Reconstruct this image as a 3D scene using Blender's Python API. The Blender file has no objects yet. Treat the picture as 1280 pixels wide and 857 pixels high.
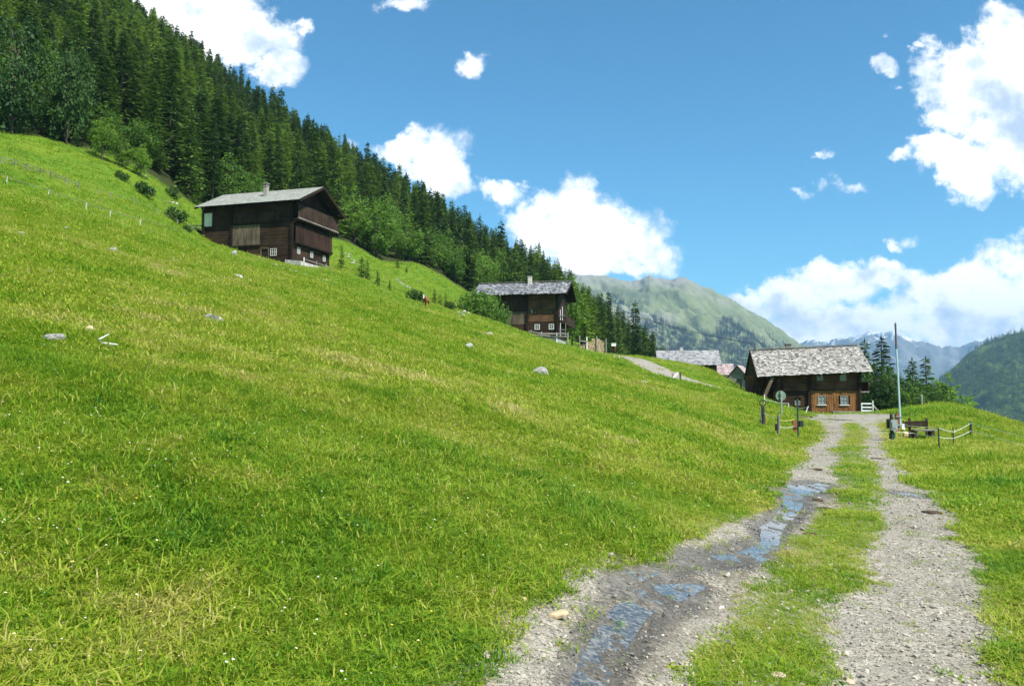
import bpy, bmesh, math, random
import numpy as np
from mathutils import Vector, Matrix, Euler
random.seed(7)
RNG = np.random.default_rng(7)
S = bpy.context.scene
COL = S.collection
R = math.radians

# ------------------------------------------------------------------ camera, sky, sun, exposure
PITCH = R(3.348)
EYE = 1.6
cam_data = bpy.data.cameras.new('camera')
cam = bpy.data.objects.new('camera', cam_data)
COL.objects.link(cam)
cam.location = (0, 0, EYE)
cam.rotation_euler = (math.pi / 2 + PITCH, 0, 0)
cam_data.sensor_width = 36.0
cam_data.lens = 28.125
cam_data.clip_start = 0.05
cam_data.clip_end = 60000
S.camera = cam
S.render.resolution_x, S.render.resolution_y = 1024, 685
S.render.engine = 'CYCLES'
S.view_settings.view_transform = 'Standard'
S.view_settings.look = 'None'
S.view_settings.exposure = 0.78
S.view_settings.gamma = 1.0
S.cycles.use_denoising = True
S.cycles.max_bounces = 6
S.cycles.diffuse_bounces = 3
S.cycles.glossy_bounces = 3
S.cycles.transmission_bounces = 3
S.cycles.transparent_max_bounces = 8
S.cycles.volume_bounces = 0
S.cycles.use_adaptive_sampling = True
S.cycles.adaptive_threshold = 0.018
S.cycles.sample_clamp_indirect = 6.0

SUN_EL, SUN_AZ = R(51), math.atan2(0.70, -0.71)      # azimuth from +Y towards +X
to_sun = Vector((math.sin(SUN_AZ) * math.cos(SUN_EL), math.cos(SUN_AZ) * math.cos(SUN_EL), math.sin(SUN_EL)))
sun_data = bpy.data.lights.new('sun', 'SUN')
sun_data.energy = 4.8
sun_data.angle = R(0.5)
sun_data.color = (1.0, 0.955, 0.88)
sun = bpy.data.objects.new('sun', sun_data)
COL.objects.link(sun)
sun.rotation_euler = to_sun.to_track_quat('Z', 'Y').to_euler()
sun.location = (0, 0, 60)


def ray(u, v):
    """direction of the photograph's pixel (1280 x 857), scaled so that y = 1"""
    a, b = (u - 640) / 1000.0, (428.5 - v) / 1000.0
    y = math.cos(PITCH) - math.sin(PITCH) * b
    z = math.sin(PITCH) + math.cos(PITCH) * b
    return a / y, z / y


def P(u, v, D):
    a, b = ray(u, v)
    return Vector((a * D, D, EYE + b * D))


# ---- small node helper
class NT:
    def __init__(self, tree):
        self.t = tree
        tree.nodes.clear()

    def n(self, kind, props=None, **inputs):
        nd = self.t.nodes.new(kind)
        for k, val in (props or {}).items():
            setattr(nd, k, val)
        for k, val in inputs.items():
            key = int(k[1:]) if k[0] == 'i' and k[1:].isdigit() else k.replace('_', ' ')
            self.set(nd, key, val)
        return nd

    def set(self, nd, key, val):
        sock = nd.inputs[key]
        if isinstance(val, bpy.types.NodeSocket):
            self.t.links.new(val, sock)
        elif isinstance(val, bpy.types.Node):
            self.t.links.new(val.outputs[0], sock)
        else:
            sock.default_value = val

    def math(self, op, a, b=0.0, c=0.0, clamp=False):
        return self.n('ShaderNodeMath', {'operation': op, 'use_clamp': clamp}, i0=a, i1=b, i2=c).outputs[0]

    def vmath(self, op, a, b=(0, 0, 0)):
        nd = self.n('ShaderNodeVectorMath', {'operation': op}, i0=a, i1=b)
        return nd.outputs['Value'] if op in ('DOT_PRODUCT', 'LENGTH') else nd.outputs[0]

    def ramp(self, fac, stops):
        nd = self.n('ShaderNodeValToRGB', None, i0=fac)
        el = nd.color_ramp.elements
        while len(el) < len(stops):
            el.new(0.5)
        for e, (p, c) in zip(el, stops):
            e.position = p
            e.color = (*c, 1.0) if len(c) == 3 else c
        return nd.outputs[0]

    def mix(self, fac, a, b, blend='MIX'):
        nd = self.n('ShaderNodeMix', {'data_type': 'RGBA', 'blend_type': blend})
        self.set(nd, 0, fac)
        for k, val in ((6, a), (7, b)):
            self.set(nd, k, (*val, 1.0) if isinstance(val, tuple) and len(val) == 3 else val)
        return nd.outputs[2]

    def noise(self, vec, scale, detail=3.0, rough=0.55, dist=0.0):
        nd = self.n('ShaderNodeTexNoise', None, Scale=scale, Detail=detail, Roughness=rough, Distortion=dist)
        if vec is not None:
            self.set(nd, 'Vector', vec)
        return nd

    def smooth(self, x, lo, hi):
        nd = self.n('ShaderNodeMapRange', {'interpolation_type': 'SMOOTHSTEP'}, i0=x, i1=lo, i2=hi)
        return nd.outputs[0]


# ------------------------------------------------------------------ sky with its clouds
world = bpy.data.worlds.new('World')
S.world = world
world.use_nodes = True
w = NT(world.node_tree)
sky = w.n('ShaderNodeTexSky', {'sky_type': 'NISHITA', 'sun_disc': False, 'sun_elevation': SUN_EL, 'sun_rotation': SUN_AZ,
                               'altitude': 600.0, 'air_density': 1.0, 'dust_density': 0.3, 'ozone_density': 1.0})
skyc = w.mix(1.0, sky.outputs[0], (0.42, 1.05, 1.24), 'MULTIPLY')
tc = w.n('ShaderNodeTexCoord').outputs['Generated']
sep = w.n('ShaderNodeSeparateXYZ', None, i0=tc)
yy = w.math('MAXIMUM', sep.outputs[1], 0.12)
px = w.math('DIVIDE', sep.outputs[0], yy)
pz = w.math('DIVIDE', sep.outputs[2], yy)
pv = w.n('ShaderNodeCombineXYZ', None, i0=px, i1=pz, i2=0.0).outputs[0]
wn1 = w.noise(pv, 9.0, 5.0, 0.6)
wn2 = w.noise(pv, 30.0, 6.0, 0.65)
off = w.vmath('SUBTRACT', wn1.outputs['Color'], (0.5, 0.5, 0.5))
off2 = w.vmath('SUBTRACT', wn2.outputs['Color'], (0.5, 0.5, 0.5))
warp = w.vmath('ADD', pv, w.n('ShaderNodeVectorMath', {'operation': 'SCALE'}, i0=off, Scale=0.075).outputs[0])
warp = w.vmath('ADD', warp, w.n('ShaderNodeVectorMath', {'operation': 'SCALE'}, i0=off2, Scale=0.030).outputs[0])
CLOUDS = [  # centre and half axes, measured in the photograph; one low bank blob enlarged to whiten the puddle; 5th = thickness
    (245, 15, 95, 60, 1), (310, 45, 62, 34, 1), (345, 85, 34, 26, 1), (215, -30, 110, 50, 1), (372, 32, 22, 12, .8),
    (505, 2, 44, 16, .75), (590, 85, 29, 17, .78), (548, 185, 46, 36, 1), (508, 186, 36, 18, 1), (562, 220, 26, 34, 1), (592, 186, 17, 10, .6),
    (440, 176, 24, 12, .6), (705, 258, 50, 40, 1), (760, 285, 78, 42, 1), (800, 312, 54, 32, 1), (690, 285, 55, 42, 1),
    (740, 315, 78, 32, 1), (622, 246, 34, 18, .8), (832, 268, 26, 16, .6), (640, 300, 40, 20, .6), (790, 335, 60, 18, .9),
    (1215, 100, 66, 62, 1), (1262, 65, 60, 52, 1), (1185, 112, 36, 32, 1), (1255, 175, 66, 50, 1), (1140, 190, 30, 14, .74), (1176, 192, 36, 24, .95), (1190, 150, 34, 30, .95),
    (1215, 205, 44, 40, 1), (1285, 120, 60, 90, 1), (1340, 150, 70, 90, 1), (1151, 62, 14, 10, .7), (1103, 84, 23, 15, .74), (1119, 108, 17, 9, .6), (1106, 42, 12, 6, .36), (1075, 44, 10, 5, .34),
    (1006, 248, 26, 11, .74), (1025, 240, 22, 9, .66), (1060, 233, 32, 13, .76), (1004, 207, 24, 8, .50), (1030, 195, 14, 9, .58), (975, 212, 14, 6, .44), (1136, 297, 24, 15, .70), (1155, 310, 28, 12, .52),
    (1050, 302, 16, 10, .52), (950, 388, 44, 18, 1), (1003, 370, 58, 27, 1), (1055, 362, 52, 26, 1), (1110, 344, 40, 20, 1),
    (1165, 368, 56, 28, 1), (1225, 360, 60, 34, 1), (1268, 322, 42, 30, 1), (1265, 390, 90, 52, 1), (1150, 405, 120, 36, 1),
    (1040, 412, 120, 30, 1), (950, 414, 60, 26, 1), (1330, 330, 80, 60, 1), (20, -120, 120, 60, 1), (700, -160, 90, 40, 1), (1040, -180, 120, 50, 1)]
field = None
for (u, v, ru, rv, th) in CLOUDS:
    a, b = ray(u, v)
    d = w.n('ShaderNodeVectorMath', {'operation': 'MULTIPLY_ADD'}, i0=warp, i1=(1000 / ru, 1000 / rv, 0), i2=(-a * 1000 / ru, -b * 1000 / rv, 0)).outputs[0]
    q = w.vmath('DOT_PRODUCT', d, d)
    f = w.math('MULTIPLY_ADD', q, -0.42, th - 0.34)
    field = f if field is None else w.math('MAXIMUM', field, f)
fb = w.noise(pv, 15.0, 9.0, 0.66)
edge = w.math('MULTIPLY_ADD', fb.outputs[0], 1.9, -1.0)
dens = w.math('ADD', field, edge)
front = w.smooth(dens, 0.02, 0.47)
# the rest of the sky dome carries fair-weather clouds too
zz = w.math('ADD', w.math('ABSOLUTE', sep.outputs[2]), 0.25)
bv = w.n('ShaderNodeCombineXYZ', None, i0=w.math('DIVIDE', sep.outputs[0], zz), i1=w.math('DIVIDE', sep.outputs[1], zz), i2=0.0).outputs[0]
bn = w.noise(bv, 1.7, 7.0, 0.58)
back = w.smooth(bn.outputs[0], 0.54, 0.64)
isback = w.smooth(sep.outputs[1], 0.55, 0.35)
inside = w.n('ShaderNodeMix', {'data_type': 'FLOAT'})
w.set(inside, 0, isback); w.set(inside, 2, front); w.set(inside, 3, back)
mask = w.math('MULTIPLY', inside.outputs[0], w.smooth(sep.outputs[2], -0.02, 0.02))
# relief of the clouds: thick bases greyer and bluer, sunlit tops white
sh1 = w.noise(pv, 7.0, 6.0, 0.6)
ofs = w.vmath('ADD', pv, (0.018, 0.028, 0))
sh2 = w.noise(ofs, 7.0, 6.0, 0.6)
relief = w.math('MULTIPLY_ADD', w.math('SUBTRACT', sh1.outputs[0], sh2.outputs[0]), 3.2, 0.83)
relief = w.math('ADD', relief, w.math('MULTIPLY', dens, -0.12), clamp=True)
cloudc = w.ramp(relief, [(0.22, (0.40, 0.50, 0.64)), (0.50, (0.62, 0.69, 0.78)), (0.70, (0.90, 0.92, 0.94)), (0.84, (1.05, 1.05, 1.05))])
bg1 = w.n('ShaderNodeBackground', None, Color=skyc, Strength=0.080)
bg2 = w.n('ShaderNodeBackground', None, Color=cloudc, Strength=0.92)
ms = w.n('ShaderNodeMixShader', None, i0=mask, i1=bg1, i2=bg2)
w.n('ShaderNodeOutputWorld', None, Surface=ms)
world.cycles.sampling_method = 'MANUAL'
world.cycles.sample_map_resolution = 512


# ------------------------------------------------------------------ helpers for objects
def link(o, parent=None):
    COL.objects.link(o)
    if parent is not None:
        o.parent = parent
    return o


def props(o, label=None, cat=None, group=None, kind=None):
    for k, val in (('label', label), ('category', cat), ('group', group), ('kind', kind)):
        if val:
            o[k] = val
    return o


def thing(name, loc, label, cat, group=None, rotz=0.0):
    o = link(bpy.data.objects.new(name, None))
    o.location = loc
    o.rotation_euler = (0, 0, rotz)
    o.empty_display_size = 0.2
    return props(o, label, cat, group)


def mesh_obj(name, verts, faces, mats, parent=None, smooth=False, midx=None):
    me = bpy.data.meshes.new(name)
    me.from_pydata([tuple(p) for p in verts], [], [tuple(f) for f in faces])
    for m in (mats if isinstance(mats, (list, tuple)) else [mats]):
        me.materials.append(m)
    if midx is not None:
        me.polygons.foreach_set('material_index', np.asarray(midx, dtype=np.int32))
    if smooth:
        me.polygons.foreach_set('use_smooth', np.ones(len(me.polygons), dtype=bool))
    me.update()
    return link(bpy.data.objects.new(name, me), parent)


def grid_obj(name, X, Y, Z, mat, smooth=True, attrs=None):
    """one sheet from 2-D arrays of coordinates"""
    nr, nc = X.shape
    co = np.stack([X, Y, Z], -1).reshape(-1, 3).astype(np.float32)
    i = np.arange(nr * nc).reshape(nr, nc)
    q = np.stack([i[:-1, :-1], i[:-1, 1:], i[1:, 1:], i[1:, :-1]], -1).reshape(-1, 4).astype(np.int32)
    me = bpy.data.meshes.new(name)
    me.vertices.add(len(co)); me.vertices.foreach_set('co', co.ravel())
    me.loops.add(q.size); me.loops.foreach_set('vertex_index', q.ravel())
    me.polygons.add(len(q))
    me.polygons.foreach_set('loop_start', np.arange(0, q.size, 4, dtype=np.int32))
    me.polygons.foreach_set('loop_total', np.full(len(q), 4, dtype=np.int32))
    me.update(calc_edges=True)
    me.validate()
    if smooth:
        me.polygons.foreach_set('use_smooth', np.ones(len(q), dtype=bool))
    for k, arr in (attrs or {}).items():
        at = me.attributes.new(k, 'FLOAT', 'POINT')
        at.data.foreach_set('value', np.asarray(arr, dtype=np.float32).ravel())
    me.materials.append(mat)
    return link(bpy.data.objects.new(name, me))


class MB:
    """collects boxes, bars, tubes and lumps into one mesh"""
    def __init__(self):
        self.v, self.f, self.m = [], [], []

    def add(self, vs, fs, mi=0):
        n = len(self.v)
        self.v += [tuple(p) for p in vs]
        self.f += [tuple(i + n for i in f) for f in fs]
        self.m += [mi] * len(fs)

    def hexa(self, c8, mi=0):
        self.add(c8, [(0, 3, 2, 1), (4, 5, 6, 7), (0, 1, 5, 4), (1, 2, 6, 5), (2, 3, 7, 6), (3, 0, 4, 7)], mi)

    def box(self, lo, hi, mi=0):
        (x0, y0, z0), (x1, y1, z1) = lo, hi
        self.hexa([(x0, y0, z0), (x1, y0, z0), (x1, y1, z0), (x0, y1, z0), (x0, y0, z1), (x1, y0, z1), (x1, y1, z1), (x0, y1, z1)], mi)

    def bar(self, p, q, w_, h_, up=(0, 0, 1), mi=0):
        p, q = Vector(p), Vector(q)
        d = (q - p).normalized()
        s = d.cross(Vector(up))
        if s.length < 1e-4:
            s = d.cross(Vector((1, 0, 0)))
        s.normalize()
        t = s.cross(d)
        s, t = s * w_ / 2, t * h_ / 2
        self.hexa([p - s - t, p + s - t, p + s + t, p - s + t, q - s - t, q + s - t, q + s + t, q - s + t], mi)

    def tube(self, pts, rad, n=6, mi=0, cap=True):
        pts = [Vector(p) for p in pts]
        rad = rad if isinstance(rad, (list, tuple)) else [rad] * len(pts)
        rings = []
        for i, p in enumerate(pts):
            d = (pts[min(i + 1, len(pts) - 1)] - pts[max(i - 1, 0)]).normalized()
            a = d.cross(Vector((0.123, 0.2, 0.97)))
            if a.length < 0.05:
                a = d.cross(Vector((1, 0, 0)))
            a.normalize()
            b = d.cross(a)
            rings.append([p + (a * math.cos(2 * math.pi * k / n) + b * math.sin(2 * math.pi * k / n)) * rad[i] for k in range(n)])
        vs = [p for r in rings for p in r]
        fs = [(i * n + k, i * n + (k + 1) % n, (i + 1) * n + (k + 1) % n, (i + 1) * n + k) for i in range(len(pts) - 1) for k in range(n)]
        if cap:
            fs += [tuple(range(n))[::-1], tuple((len(pts) - 1) * n + k for k in range(n))]
        self.add(vs, fs, mi)

    def obj(self, name, mats, parent=None, smooth=False):
        return mesh_obj(name, self.v, self.f, mats, parent, smooth, self.m)


def mat(name, build):
    m = bpy.data.materials.new(name)
    m.use_nodes = True
    t = NT(m.node_tree)
    sh = build(t)
    t.n('ShaderNodeOutputMaterial', None, Surface=sh)
    return m


def bsdf(t, color, rough=0.8, bump=None, bstr=0.3, bdist=0.02, spec=0.3, **kw):
    b = t.n('ShaderNodeBsdfPrincipled')
    t.set(b, 'Base Color', (*color, 1.0) if isinstance(color, tuple) and len(color) == 3 else color)
    t.set(b, 'Roughness', rough)
    t.set(b, 'Specular IOR Level', spec)
    for k, val in kw.items():
        t.set(b, k.replace('_', ' '), val)
    if bump is not None:
        bn_ = t.n('ShaderNodeBump', None, Strength=bstr, Distance=bdist, Height=bump)
        t.set(b, 'Normal', bn_.outputs[0])
    return b.outputs[0]


# ---- numpy noise
def _hash(ix, iy, seed):
    n = (ix.astype(np.int64) * 374761393 + iy.astype(np.int64) * 668265263 + seed * 974711) & 0x7fffffff
    n = ((n ^ (n >> 13)) * 1274126177) & 0x7fffffff
    return ((n ^ (n >> 16)) & 0xffff) / 65535.0


def vnoise(x, y, seed=0):
    x = np.asarray(x, dtype=np.float64); y = np.asarray(y, dtype=np.float64)
    ix, iy = np.floor(x), np.floor(y)
    fx, fy = x - ix, y - iy
    fx = fx * fx * fx * (fx * (fx * 6 - 15) + 10); fy = fy * fy * fy * (fy * (fy * 6 - 15) + 10)
    a, b = _hash(ix, iy, seed), _hash(ix + 1, iy, seed)
    c, d = _hash(ix, iy + 1, seed), _hash(ix + 1, iy + 1, seed)
    return (a + (b - a) * fx) * (1 - fy) + (c + (d - c) * fx) * fy


def fbm(x, y, seed=0, octv=4, gain=0.5):
    s, a, n = 0.0, 1.0, 0.0
    for k in range(octv):
        s = s + a * (vnoise(x * 2 ** k + 17.3 * k, y * 2 ** k - 9.1 * k, seed + k) - 0.5)
        n += a
        a *= gain
    return s / n * 2      # about -1 .. 1


def sstep(x, lo, hi):
    t = np.clip((x - lo) / (hi - lo), 0, 1)
    return t * t * (3 - 2 * t)

# ------------------------------------------------------------------ the lie of the land: surveyed heights, smoothly joined
SURVEY = {
    -400: [(3, 650), (6, 400), (10, 290), (30, 150), (90, 40), (150, -100), (250, -240), (400, -220), (600, -150)],
    0: [(2.5, 863), (5, 543), (9, 400), (20, 303), (40, 247), (65, 207), (90, 166), (150, 65), (240, -60), (400, -60), (600, 60)],
    200: [(2.5, 912), (5, 592), (10, 432), (20, 353), (40, 306), (65, 281), (100, 232), (160, 140), (250, 80), (400, 130), (600, 250)],
    365: [(3, 846), (5, 633), (10, 473), (20, 393), (40, 347), (60, 339), (80, 334), (92, 331), (105, 320), (130, 290), (180, 240), (280, 195), (400, 260), (600, 350)],
    255: [(3, 838), (10, 449), (20, 370), (40, 324), (60, 311), (78, 303), (92, 299), (104, 279), (114, 254), (180, 170), (260, 115), (400, 170)],
    312: [(40, 336), (60, 328), (80, 321), (92, 317), (108, 295), (125, 275), (180, 215), (270, 160)],
    440: [(3, 865), (5, 652), (10, 492), (20, 413), (40, 373), (60, 359), (75, 352), (86, 349), (95, 343), (120, 320), (135, 306), (180, 275), (290, 240), (400, 290), (600, 380)],
    475: [(40, 384), (60, 373), (75, 368), (86, 364), (95, 358), (115, 343), (140, 326), (190, 295)],
    520: [(3, 888), (5, 675), (10, 515), (20, 435), (40, 396), (60, 386), (75, 383), (86, 379), (95, 375), (120, 359), (140, 341), (152, 327), (200, 305), (295, 284), (420, 330), (600, 420)],
    590: [(3, 907), (5, 694), (10, 534), (20, 455), (40, 414), (60, 400), (75, 395), (95, 393), (120, 388), (145, 377), (158, 369), (200, 350), (300, 334), (420, 370), (600, 450)],
    697: [(3, 936), (5, 723), (10, 563), (20, 483), (40, 444), (60, 436), (80, 432), (105, 429), (124, 428), (150, 425), (200, 405), (300, 382), (420, 420), (600, 500)],
    770: [(3, 955), (5, 742), (10, 582), (20, 502), (40, 463), (55, 452), (70, 447), (84, 445), (100, 444), (150, 448), (220, 444), (300, 448), (450, 500)],
    800: [(3, 963), (10, 589), (20, 509), (40, 471), (55, 465), (65, 461), (80, 449), (92, 446), (110, 448), (150, 458), (250, 480)],
    850: [(3, 977), (5, 764), (10, 604), (20, 525), (40, 486), (50, 477), (58, 477), (64, 475), (72, 468), (85, 458), (95, 453), (112, 462), (150, 478), (300, 530)],
    890: [(10, 615), (20, 536), (40, 492), (50, 485), (62, 483), (75, 474), (90, 465), (105, 468), (150, 485), (300, 560)],
    926: [(10, 628), (20, 546), (40, 498), (50, 492), (65, 489), (80, 487), (95, 487), (115, 496), (150, 505), (300, 580)],
    950: [(3, 1005), (5, 795), (10, 636), (20, 553), (28, 528), (40, 504), (50, 498), (65, 499), (80, 504), (115, 506), (150, 530), (300, 600)],
    1010: [(3, 1018), (5, 806), (10, 646), (20, 566), (28, 541), (34, 524), (42, 519), (52, 517.5), (62, 517), (80, 518), (120, 540), (200, 575)],
    1060: [(3, 1020), (5, 807), (10, 647), (20, 565), (28, 538), (33, 527), (38, 520), (45, 517.5), (60, 518), (80, 519), (110, 540), (200, 600)],
    1120: [(3, 1020), (5, 807), (10, 647), (20, 567), (28, 541), (34, 526), (42, 517), (55, 518), (75, 524), (120, 570), (200, 620)],
    1180: [(3, 1020), (5, 807), (10, 647), (20, 569), (28, 534), (34, 516), (40, 508), (50, 509), (70, 530), (120, 600), (200, 680)],
    1280: [(3, 1020), (5, 807), (10, 647), (15, 597), (20, 571), (28, 547), (34, 537), (40, 534), (50, 543), (70, 590), (120, 690), (200, 780)],
    1500: [(3, 1020), (5, 810), (10, 655), (20, 587), (30, 570), (45, 590), (80, 700), (200, 850)],
    2000: [(3, 1020), (5, 815), (10, 670), (20, 620), (50, 680), (100, 800), (200, 850)]}
ctrl = []
for u, rows in SURVEY.items():
    for D, v in rows:
        p = P(u, v, D)
        ctrl.append((p.x, p.y, p.z))
for (x, y, z) in [(0, 0, 0), (1.2, 0.6, 0), (-1.5, 0.5, .4), (2.5, -2, 0), (-4, -1, 1.3), (-10, -5, 3.0), (6, -5, 0), (0, -12, .3), (-20, -15, 7), (15, -15, -.6), (-8, -35, 4),
                  (30, -30, -4), (-60, -20, 24), (-60, -90, 22), (0, -90, 2), (70, -80, -24), (-150, 0, 75), (-250, -60, 150), (-250, 90, 150), (-400, 0, 150),
                  (0, -300, 10), (-200, -250, 90), (200, -200, -70), (150, 0, -45), (300, 60, -90), (420, 300, -110), (60, 15, -8), (400, -200, -110), (100, 450, -25), (250, 420, -60), (-150, 620, 60), (0, 600, 0)]:
    ctrl.append((x, y, z))
ctrl = np.array(ctrl)


def _warp(x, y):
    r = np.hypot(x, y)
    k = np.log1p(r / 3.0) / np.maximum(r, 1e-6)
    return x * k, y * k, r


def _tps(d2):
    return np.where(d2 > 1e-12, 0.5 * d2 * np.log(np.maximum(d2, 1e-12)), 0.0)


_cx, _cy, _cr = _warp(ctrl[:, 0], ctrl[:, 1])
_val = ctrl[:, 2] / (_cr + 3.0)
_n = len(ctrl)
_K = _tps((_cx[:, None] - _cx) ** 2 + (_cy[:, None] - _cy) ** 2) + np.eye(_n) * 2e-3
_Pm = np.stack([np.ones(_n), _cx, _cy], 1)
_A = np.block([[_K, _Pm], [_Pm.T, np.zeros((3, 3))]])
_w = np.linalg.solve(_A, np.concatenate([_val, np.zeros(3)]))
VALLEY = -160.0


def base_h(x, y):
    x = np.atleast_1d(np.asarray(x, dtype=np.float64)); y = np.atleast_1d(np.asarray(y, dtype=np.float64))
    shp = x.shape
    x, y = x.ravel(), y.ravel()
    out = np.empty(len(x))
    for i in range(0, len(x), 20000):
        xs, ys = x[i:i + 20000], y[i:i + 20000]
        r0 = np.hypot(xs, ys)
        f = np.minimum(1, 640 / np.maximum(r0, 1e-6))
        qx, qy, r = _warp(xs * f, ys * f)
        v = _tps((qx[:, None] - _cx) ** 2 + (qy[:, None] - _cy) ** 2) @ _w[:_n] + _w[_n] + _w[_n + 1] * qx + _w[_n + 2] * qy
        h = v * (r + 3.0)
        k = sstep(r0, 480, 900)
        out[i:i + 20000] = h * (1 - k) + VALLEY * k
    return out.reshape(shp)


# ---- the gravel track: outer and inner edges of both wheel ruts, along y
_TY = np.log([2.0, 4.32, 5.46, 6.87, 8.3, 10.5, 14.2, 21, 31, 36])
_L0 = [-0.50, 0.10, .64, 1.42, 2.20, 3.33, 4.85, 7.65, 12.0, 13.4]
_L1 = [-.05, 0.86, 1.50, 2.14, 2.86, 4.15, 5.62, 8.30, 12.75, 15.2]
_R0 = [0.65, 1.62, 2.18, 3.02, 3.78, 4.78, 6.42, 9.15, 13.45, 15.2]
_R1 = [1.60, 2.62, 3.22, 3.92, 4.66, 5.70, 6.98, 9.62, 14.1, 17.2]


def track_edges(y):
    t = np.log(np.clip(y, 2.0, 36.0))
    ex = np.minimum(y - 2.0, 0) * 0.42
    return [np.interp(t, _TY, e) + ex for e in (_L0, _L1, _R0, _R1)]


LANE = [(13.9, 34.3), (15.6, 37.0), (17.2, 40.2), (18.2, 43.5), (19.2, 47.5), (20.6, 54), (22, 62)]
LANE_UP = [(14.6, 59.5), (14.0, 63.5), (13.3, 68), (12.7, 73), (12.0, 78), (11.2, 84), (10.4, 92)]


def _smooth_path(pts, n):
    pts = np.array(pts, dtype=float)
    t = np.arange(len(pts)); tt = np.linspace(0, len(pts) - 1, n)
    k = np.clip(tt.astype(int), 0, len(pts) - 2); f = (tt - k)[:, None]
    p0, p1, p2, p3 = (pts[np.clip(k + o, 0, len(pts) - 1)] for o in (-1, 0, 1, 2))
    return 0.5 * ((2 * p1) + (p2 - p0) * f + (2 * p0 - 5 * p1 + 4 * p2 - p3) * f ** 2 + (-p0 + 3 * p1 - 3 * p2 + p3) * f ** 3)


LANEP = np.concatenate([_smooth_path(LANE, 80), _smooth_path(LANE_UP, 80)])


def lane_dist(x, y):
    x = np.asarray(x, dtype=float); y = np.asarray(y, dtype=float)
    d = np.full(x.shape, 1e9)
    for i in range(0, 160, 2):
        d = np.minimum(d, (x - LANEP[i, 0]) ** 2 + (y - LANEP[i, 1]) ** 2)
    return np.sqrt(d)


def gravel(x, y):
    """> 0 on bare gravel, < 0 on grass; metres from the ragged edge"""
    x = np.asarray(x, dtype=float); y = np.asarray(y, dtype=float)
    L0, L1, R0, R1 = track_edges(y)
    nz = fbm(x * 1.7, y * 1.2, 31, 3) * 0.09 + fbm(x * 7, y * 7, 35, 2) * 0.06
    a = np.minimum(x - L0, L1 - x + nz * 0.6)
    b = np.minimum(x - R0 + nz * 0.9, R1 - x + nz * 1.2)
    g = np.maximum(a, b) + nz * 0.8
    g = np.where(y > 34.5, -1.0, g)
    fade = np.where(y > 30, (y - 34.5) * -0.3, 1)
    g = np.minimum(g, fade)
    return np.maximum(g, 2.1 - lane_dist(x, y) + nz)


def strip_in(x, y):
    """1 inside the whole track, middle strip included"""
    L0, L1, R0, R1 = track_edges(y)
    return np.minimum(x - L0, R1 - x)


# ---- water running down one rut
STREAM = [(1030, 612, .16), (1012, 619, .34), (992, 625, .30), (990, 640, .22), (983, 652, .20), (972, 668, .16), (963, 682, .20), (962, 700, .15), (948, 716, .22), (915, 730, .18),
          (880, 740, .17), (848, 752, .17), (818, 766, .17), (795, 782, .17), (778, 800, .12), (760, 818, .06)]
STREAM2 = [(880, 772, .05), (858, 783, .14), (836, 796, .19), (812, 812, .19), (794, 830, .17), (780, 850, .17), (766, 876, .16), (748, 910, .14), (730, 960, .12)]
POOLS = [(1140, 622, .24, .16), (1000, 621, .42, .20), ]


def _ground_at(u, v):
    a, b = ray(u, v)
    D = 1.62 / -b
    return a * D, D


STREAMA = _smooth_path([(*_ground_at(u, v), wd) for u, v, wd in STREAM], 150)
STREAMB = _smooth_path([(*_ground_at(u, v), wd) for u, v, wd in STREAM2], 60)
STREAMP = np.concatenate([STREAMA, STREAMB])
POOLP = [(*_ground_at(u, v), rx, ry) for u, v, rx, ry in POOLS]


def wet(x, y):
    """1 in the middle of the running water, falling to 0 about 0.4 m beside it"""
    x = np.asarray(x, dtype=float); y = np.asarray(y, dtype=float)
    m = np.zeros(x.shape)
    for (sx, sy, wd) in STREAMP:
        m = np.maximum(m, 1 - np.hypot(x - sx, (y - sy) * .7) / (wd * 1.7))
    for (sx, sy, rx, ry) in POOLP:
        m = np.maximum(m, 1 - np.hypot((x - sx) / (rx * 2.0), (y - sy) / (ry * 5)))
    return np.clip(m, 0, 1)


def relief(x, y):
    r = np.hypot(x, y)
    on = 1 - sstep(strip_in(x, y), -0.9, 0.1) * (y < 40)
    on = on * sstep(lane_dist(x, y), 1.5, 4)
    amp = sstep(r, 1.0, 6)
    n = fbm(x / 5.5, y / 5.5, 3, 3) * 0.11 + fbm(x / 1.3, y / 1.3, 8, 2) * 0.045
    n = n + fbm(x / 22, y / 22, 5, 2) * 0.14 * sstep(r, 20, 120)
    return n * on * amp


def H(x, y):
    return base_h(x, y) + relief(np.asarray(x, dtype=float), np.asarray(y, dtype=float))


def hz(x, y):
    return float(H(np.array([x]), np.array([y]))[0])


def on_ground(u, v, D0=3.0, D1=420.0):
    """first point where the sight line of a photograph pixel meets the land"""
    a, b = ray(u, v)
    D = np.geomspace(D0, D1, 1500)
    d = EYE + b * D - H(a * D, D)
    k = np.nonzero(d < 0)[0]
    i = k[0] if len(k) else int(np.argmin(d))
    return Vector((a * D[i], D[i], hz(a * D[i], D[i])))


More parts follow.
